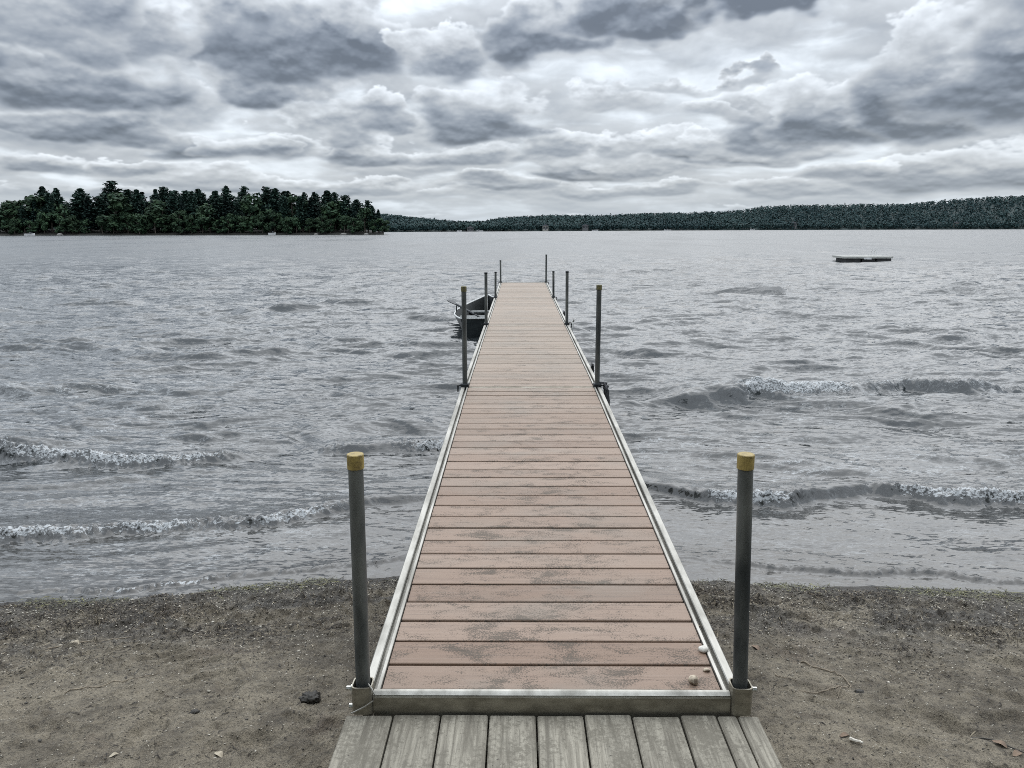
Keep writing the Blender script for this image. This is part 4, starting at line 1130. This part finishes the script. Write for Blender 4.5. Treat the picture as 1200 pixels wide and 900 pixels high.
keep = (fbm(x * 2.6, y * 3.0, 65, 3, .6) + dr.normal(0, .05, n) > .50); x, y = x[keep], y[keep]; n = len(x)
v, f = strips(n, x, y, dr.uniform(.03, .10, n), dr.uniform(.0010, .0028, n), .008, dr, .7)
M_WEED = island_mat('water weed', [(0, (.022, .020, .011)), (.5, (.045, .042, .018)), (.8, (.085, .085, .024)), (1, (.17, .16, .05))], .45)
tag(np_mesh('water_weed', v, f, M_WEED), 'olive water weed washed up along the waterline', 'water weed', kind='stuff')

def twig(pts, r_, mm, label, cat='twig', name='twig', branches=()):
    def smooth(q):
        q = [Vector(p) for p in q]; out = []
        for i in range(len(q) - 1):
            a, b, c, e = q[max(i - 1, 0)], q[i], q[i + 1], q[min(i + 2, len(q) - 1)]
            for t in (0, .25, .5, .75): out.append(.5 * ((2 * b) + (c - a) * t + (2 * a - 5 * b + 4 * c - e) * t * t + (3 * b - a - 3 * c + e) * t ** 3))
        return out + [q[-1]]
    pts = smooth(pts); branches = [smooth(b) for b in branches]
    mb = MB(); P = [(x_, y_, gz(x_, y_) + r_ * 1.1 + .001 + (r_ * .8 * math.sin(9 * i) if r_ < .005 else 0)) for i, (x_, y_) in enumerate(pts)]
    mb.tube(P, [r_ * (1 - .5 * i / len(P)) for i in range(len(P))], 6)
    for br in branches:
        Q = [(x_, y_, gz(x_, y_) + r_ * 1.3 + .002) for x_, y_ in br]; mb.tube(Q, [r_ * .6 * (1 - .5 * i / len(Q)) for i in range(len(Q))], 5)
    return tag(mb.build(name, mm, None, True), label, cat, 'twigs lying on the sand')
twig([(1.225, 3.30), (1.262, 3.26), (1.31, 3.20), (1.345, 3.14), (1.355, 3.07), (1.335, 3.03), (1.28, 3.01), (1.20, 2.99), (1.10, 2.985)], .0035, M_TWIG, 'long curved pale twig on the sand right of the near right post', branches=[[(1.30, 3.02), (1.27, 2.98), (1.25, 2.95)]])
twig([(1.045, 3.13), (1.05, 3.10), (1.08, 3.075), (1.12, 3.06)], .0028, M_TWIG, 'short hooked straw between the near right post and the long twig')
twig([(1.125, 2.545), (1.14, 2.53), (1.158, 2.512)], .0075, M_WTWIG, 'stubby white stick on the sand near the bottom right')
twig([(1.55, 2.72), (1.62, 2.66), (1.68, 2.60), (1.74, 2.50)], .004, M_CLUMP, 'dark curved twig beside the brown leaf at lower right')
twig([(-2.1, 3.02), (-1.98, 3.06), (-1.86, 3.12), (-1.75, 3.15)], .003, M_TWIG, 'thin brown twig in the middle of the left sand')
twig([(1.02, 3.72), (1.06, 3.66), (1.09, 3.61)], .003, M_TWIG, 'straight straw high on the right sand by the drift line')
twig([(-2.55, 3.60), (-2.3, 3.66), (-2.1, 3.70)], .0035, M_TWIG, 'straight brown twig along the drift line at far left')
def leaf(x_, y_, s_, rz, mm, label):
    mb = MB(); n = 7; v = []
    for i in range(n):
        t = i / (n - 1); w = s_ * .42 * math.sin(math.pi * min(1, t * .93 + .05)) ** .8
        zc = .15 * s_ * math.sin(5 * t)
        v += [(-w, (t - .5) * s_ * 1.5, zc + w * .30), (0, (t - .5) * s_ * 1.5, zc), (w, (t - .5) * s_ * 1.5, zc + w * .35)]
    f = []
    for i in range(n - 1):
        a = 3 * i; f += [(a, a + 1, a + 4, a + 3), (a + 1, a + 2, a + 5, a + 4)]
    k = len(v); v += [(p[0], p[1], p[2] - .0006) for p in v]; f += [tuple(k + i for i in q[::-1]) for q in f]
    o = mb.add(v, f).build('leaf', mm, None, True); o.location = (x_, y_, gz(x_, y_) + .004); o.rotation_euler = (.1, .05, rz)
    tag(o, label, 'leaf', 'dead leaves on the sand')
leaf(1.69, 2.56, .034, .6, M_LEAF, 'curled brown leaf at the lower right of the sand')
leaf(1.71, 2.49, .030, 2.0, M_LEAF, 'small brown leaf just below the curled one at lower right')
leaf(1.12, 2.58, .026, 1.7, M_LEAF, 'reddish leaf lying above the stubby white stick')
leaf(-1.205, 2.478, .030, .9, M_PLEAF, 'pale torn leaf near the bottom of the left sand')
leaf(-1.58, 2.457, .022, 2.2, M_PLEAF, 'small pale leaf at the bottom left of the sand')
leaf(-2.40, 3.60, .040, 1.2, M_PLEAF, 'whitish scrap of leaf by the drift line at far left')
leaf(1.06, 3.46, .035, .4, M_LEAF, 'tan leaf on the right sand above the long twig')
# dark weed clumps
for x_, y_, s_, lb in [(-.972, 2.875, .045, 'black wet weed clump on the sand left of the near left post'), (1.36, 2.98, .022, 'small dark lump on the sand right of the long twig'), (-1.42, 2.78, .02, 'small dark lump on the left sand')]:
    me = rock_mesh((s_, s_ * .75, s_ * .42), int(s_ * 1000), sub=4)
    for v_ in me.vertices:
        c_ = v_.co / s_
        k_ = .30 + 1.35 * float(fbm(np.array([c_.x * 4.1 + c_.z * 2.7]), np.array([c_.y * 4.1 - c_.z * 2.1]), 77, 4, .8)[0])
        v_.co = v_.co * k_
    me.materials.append(M_CLUMP); o = bpy.data.objects.new('weed_clump', me); C.objects.link(o); o.location = (x_, y_, gz(x_, y_) + s_ * .15)
    tag(o, lb, 'weed clump', 'weed clumps on the sand')

# ------------------------------------------------------------------ unseen trees added behind the beach, tall and close to darken the dock end
wd_ = np.random.default_rng(31)
n = 12000
cen = np.stack([wd_.uniform(-45, 45, n), -7.5 - 7 * wd_.uniform(0, 1, n), .4 + 15 * wd_.uniform(0, 1, n) ** 1.1], -1)
v, f = quads_from(cen, wd_.normal(size=(n, 3)) + np.array([0, .8, .4]), wd_.uniform(.3, .75, n), wd_)
tag(np_mesh('shade_woods', v, f, M_DEC), 'unseen leafy trees added behind the beach for shade', 'shade_woods', kind='stuff')
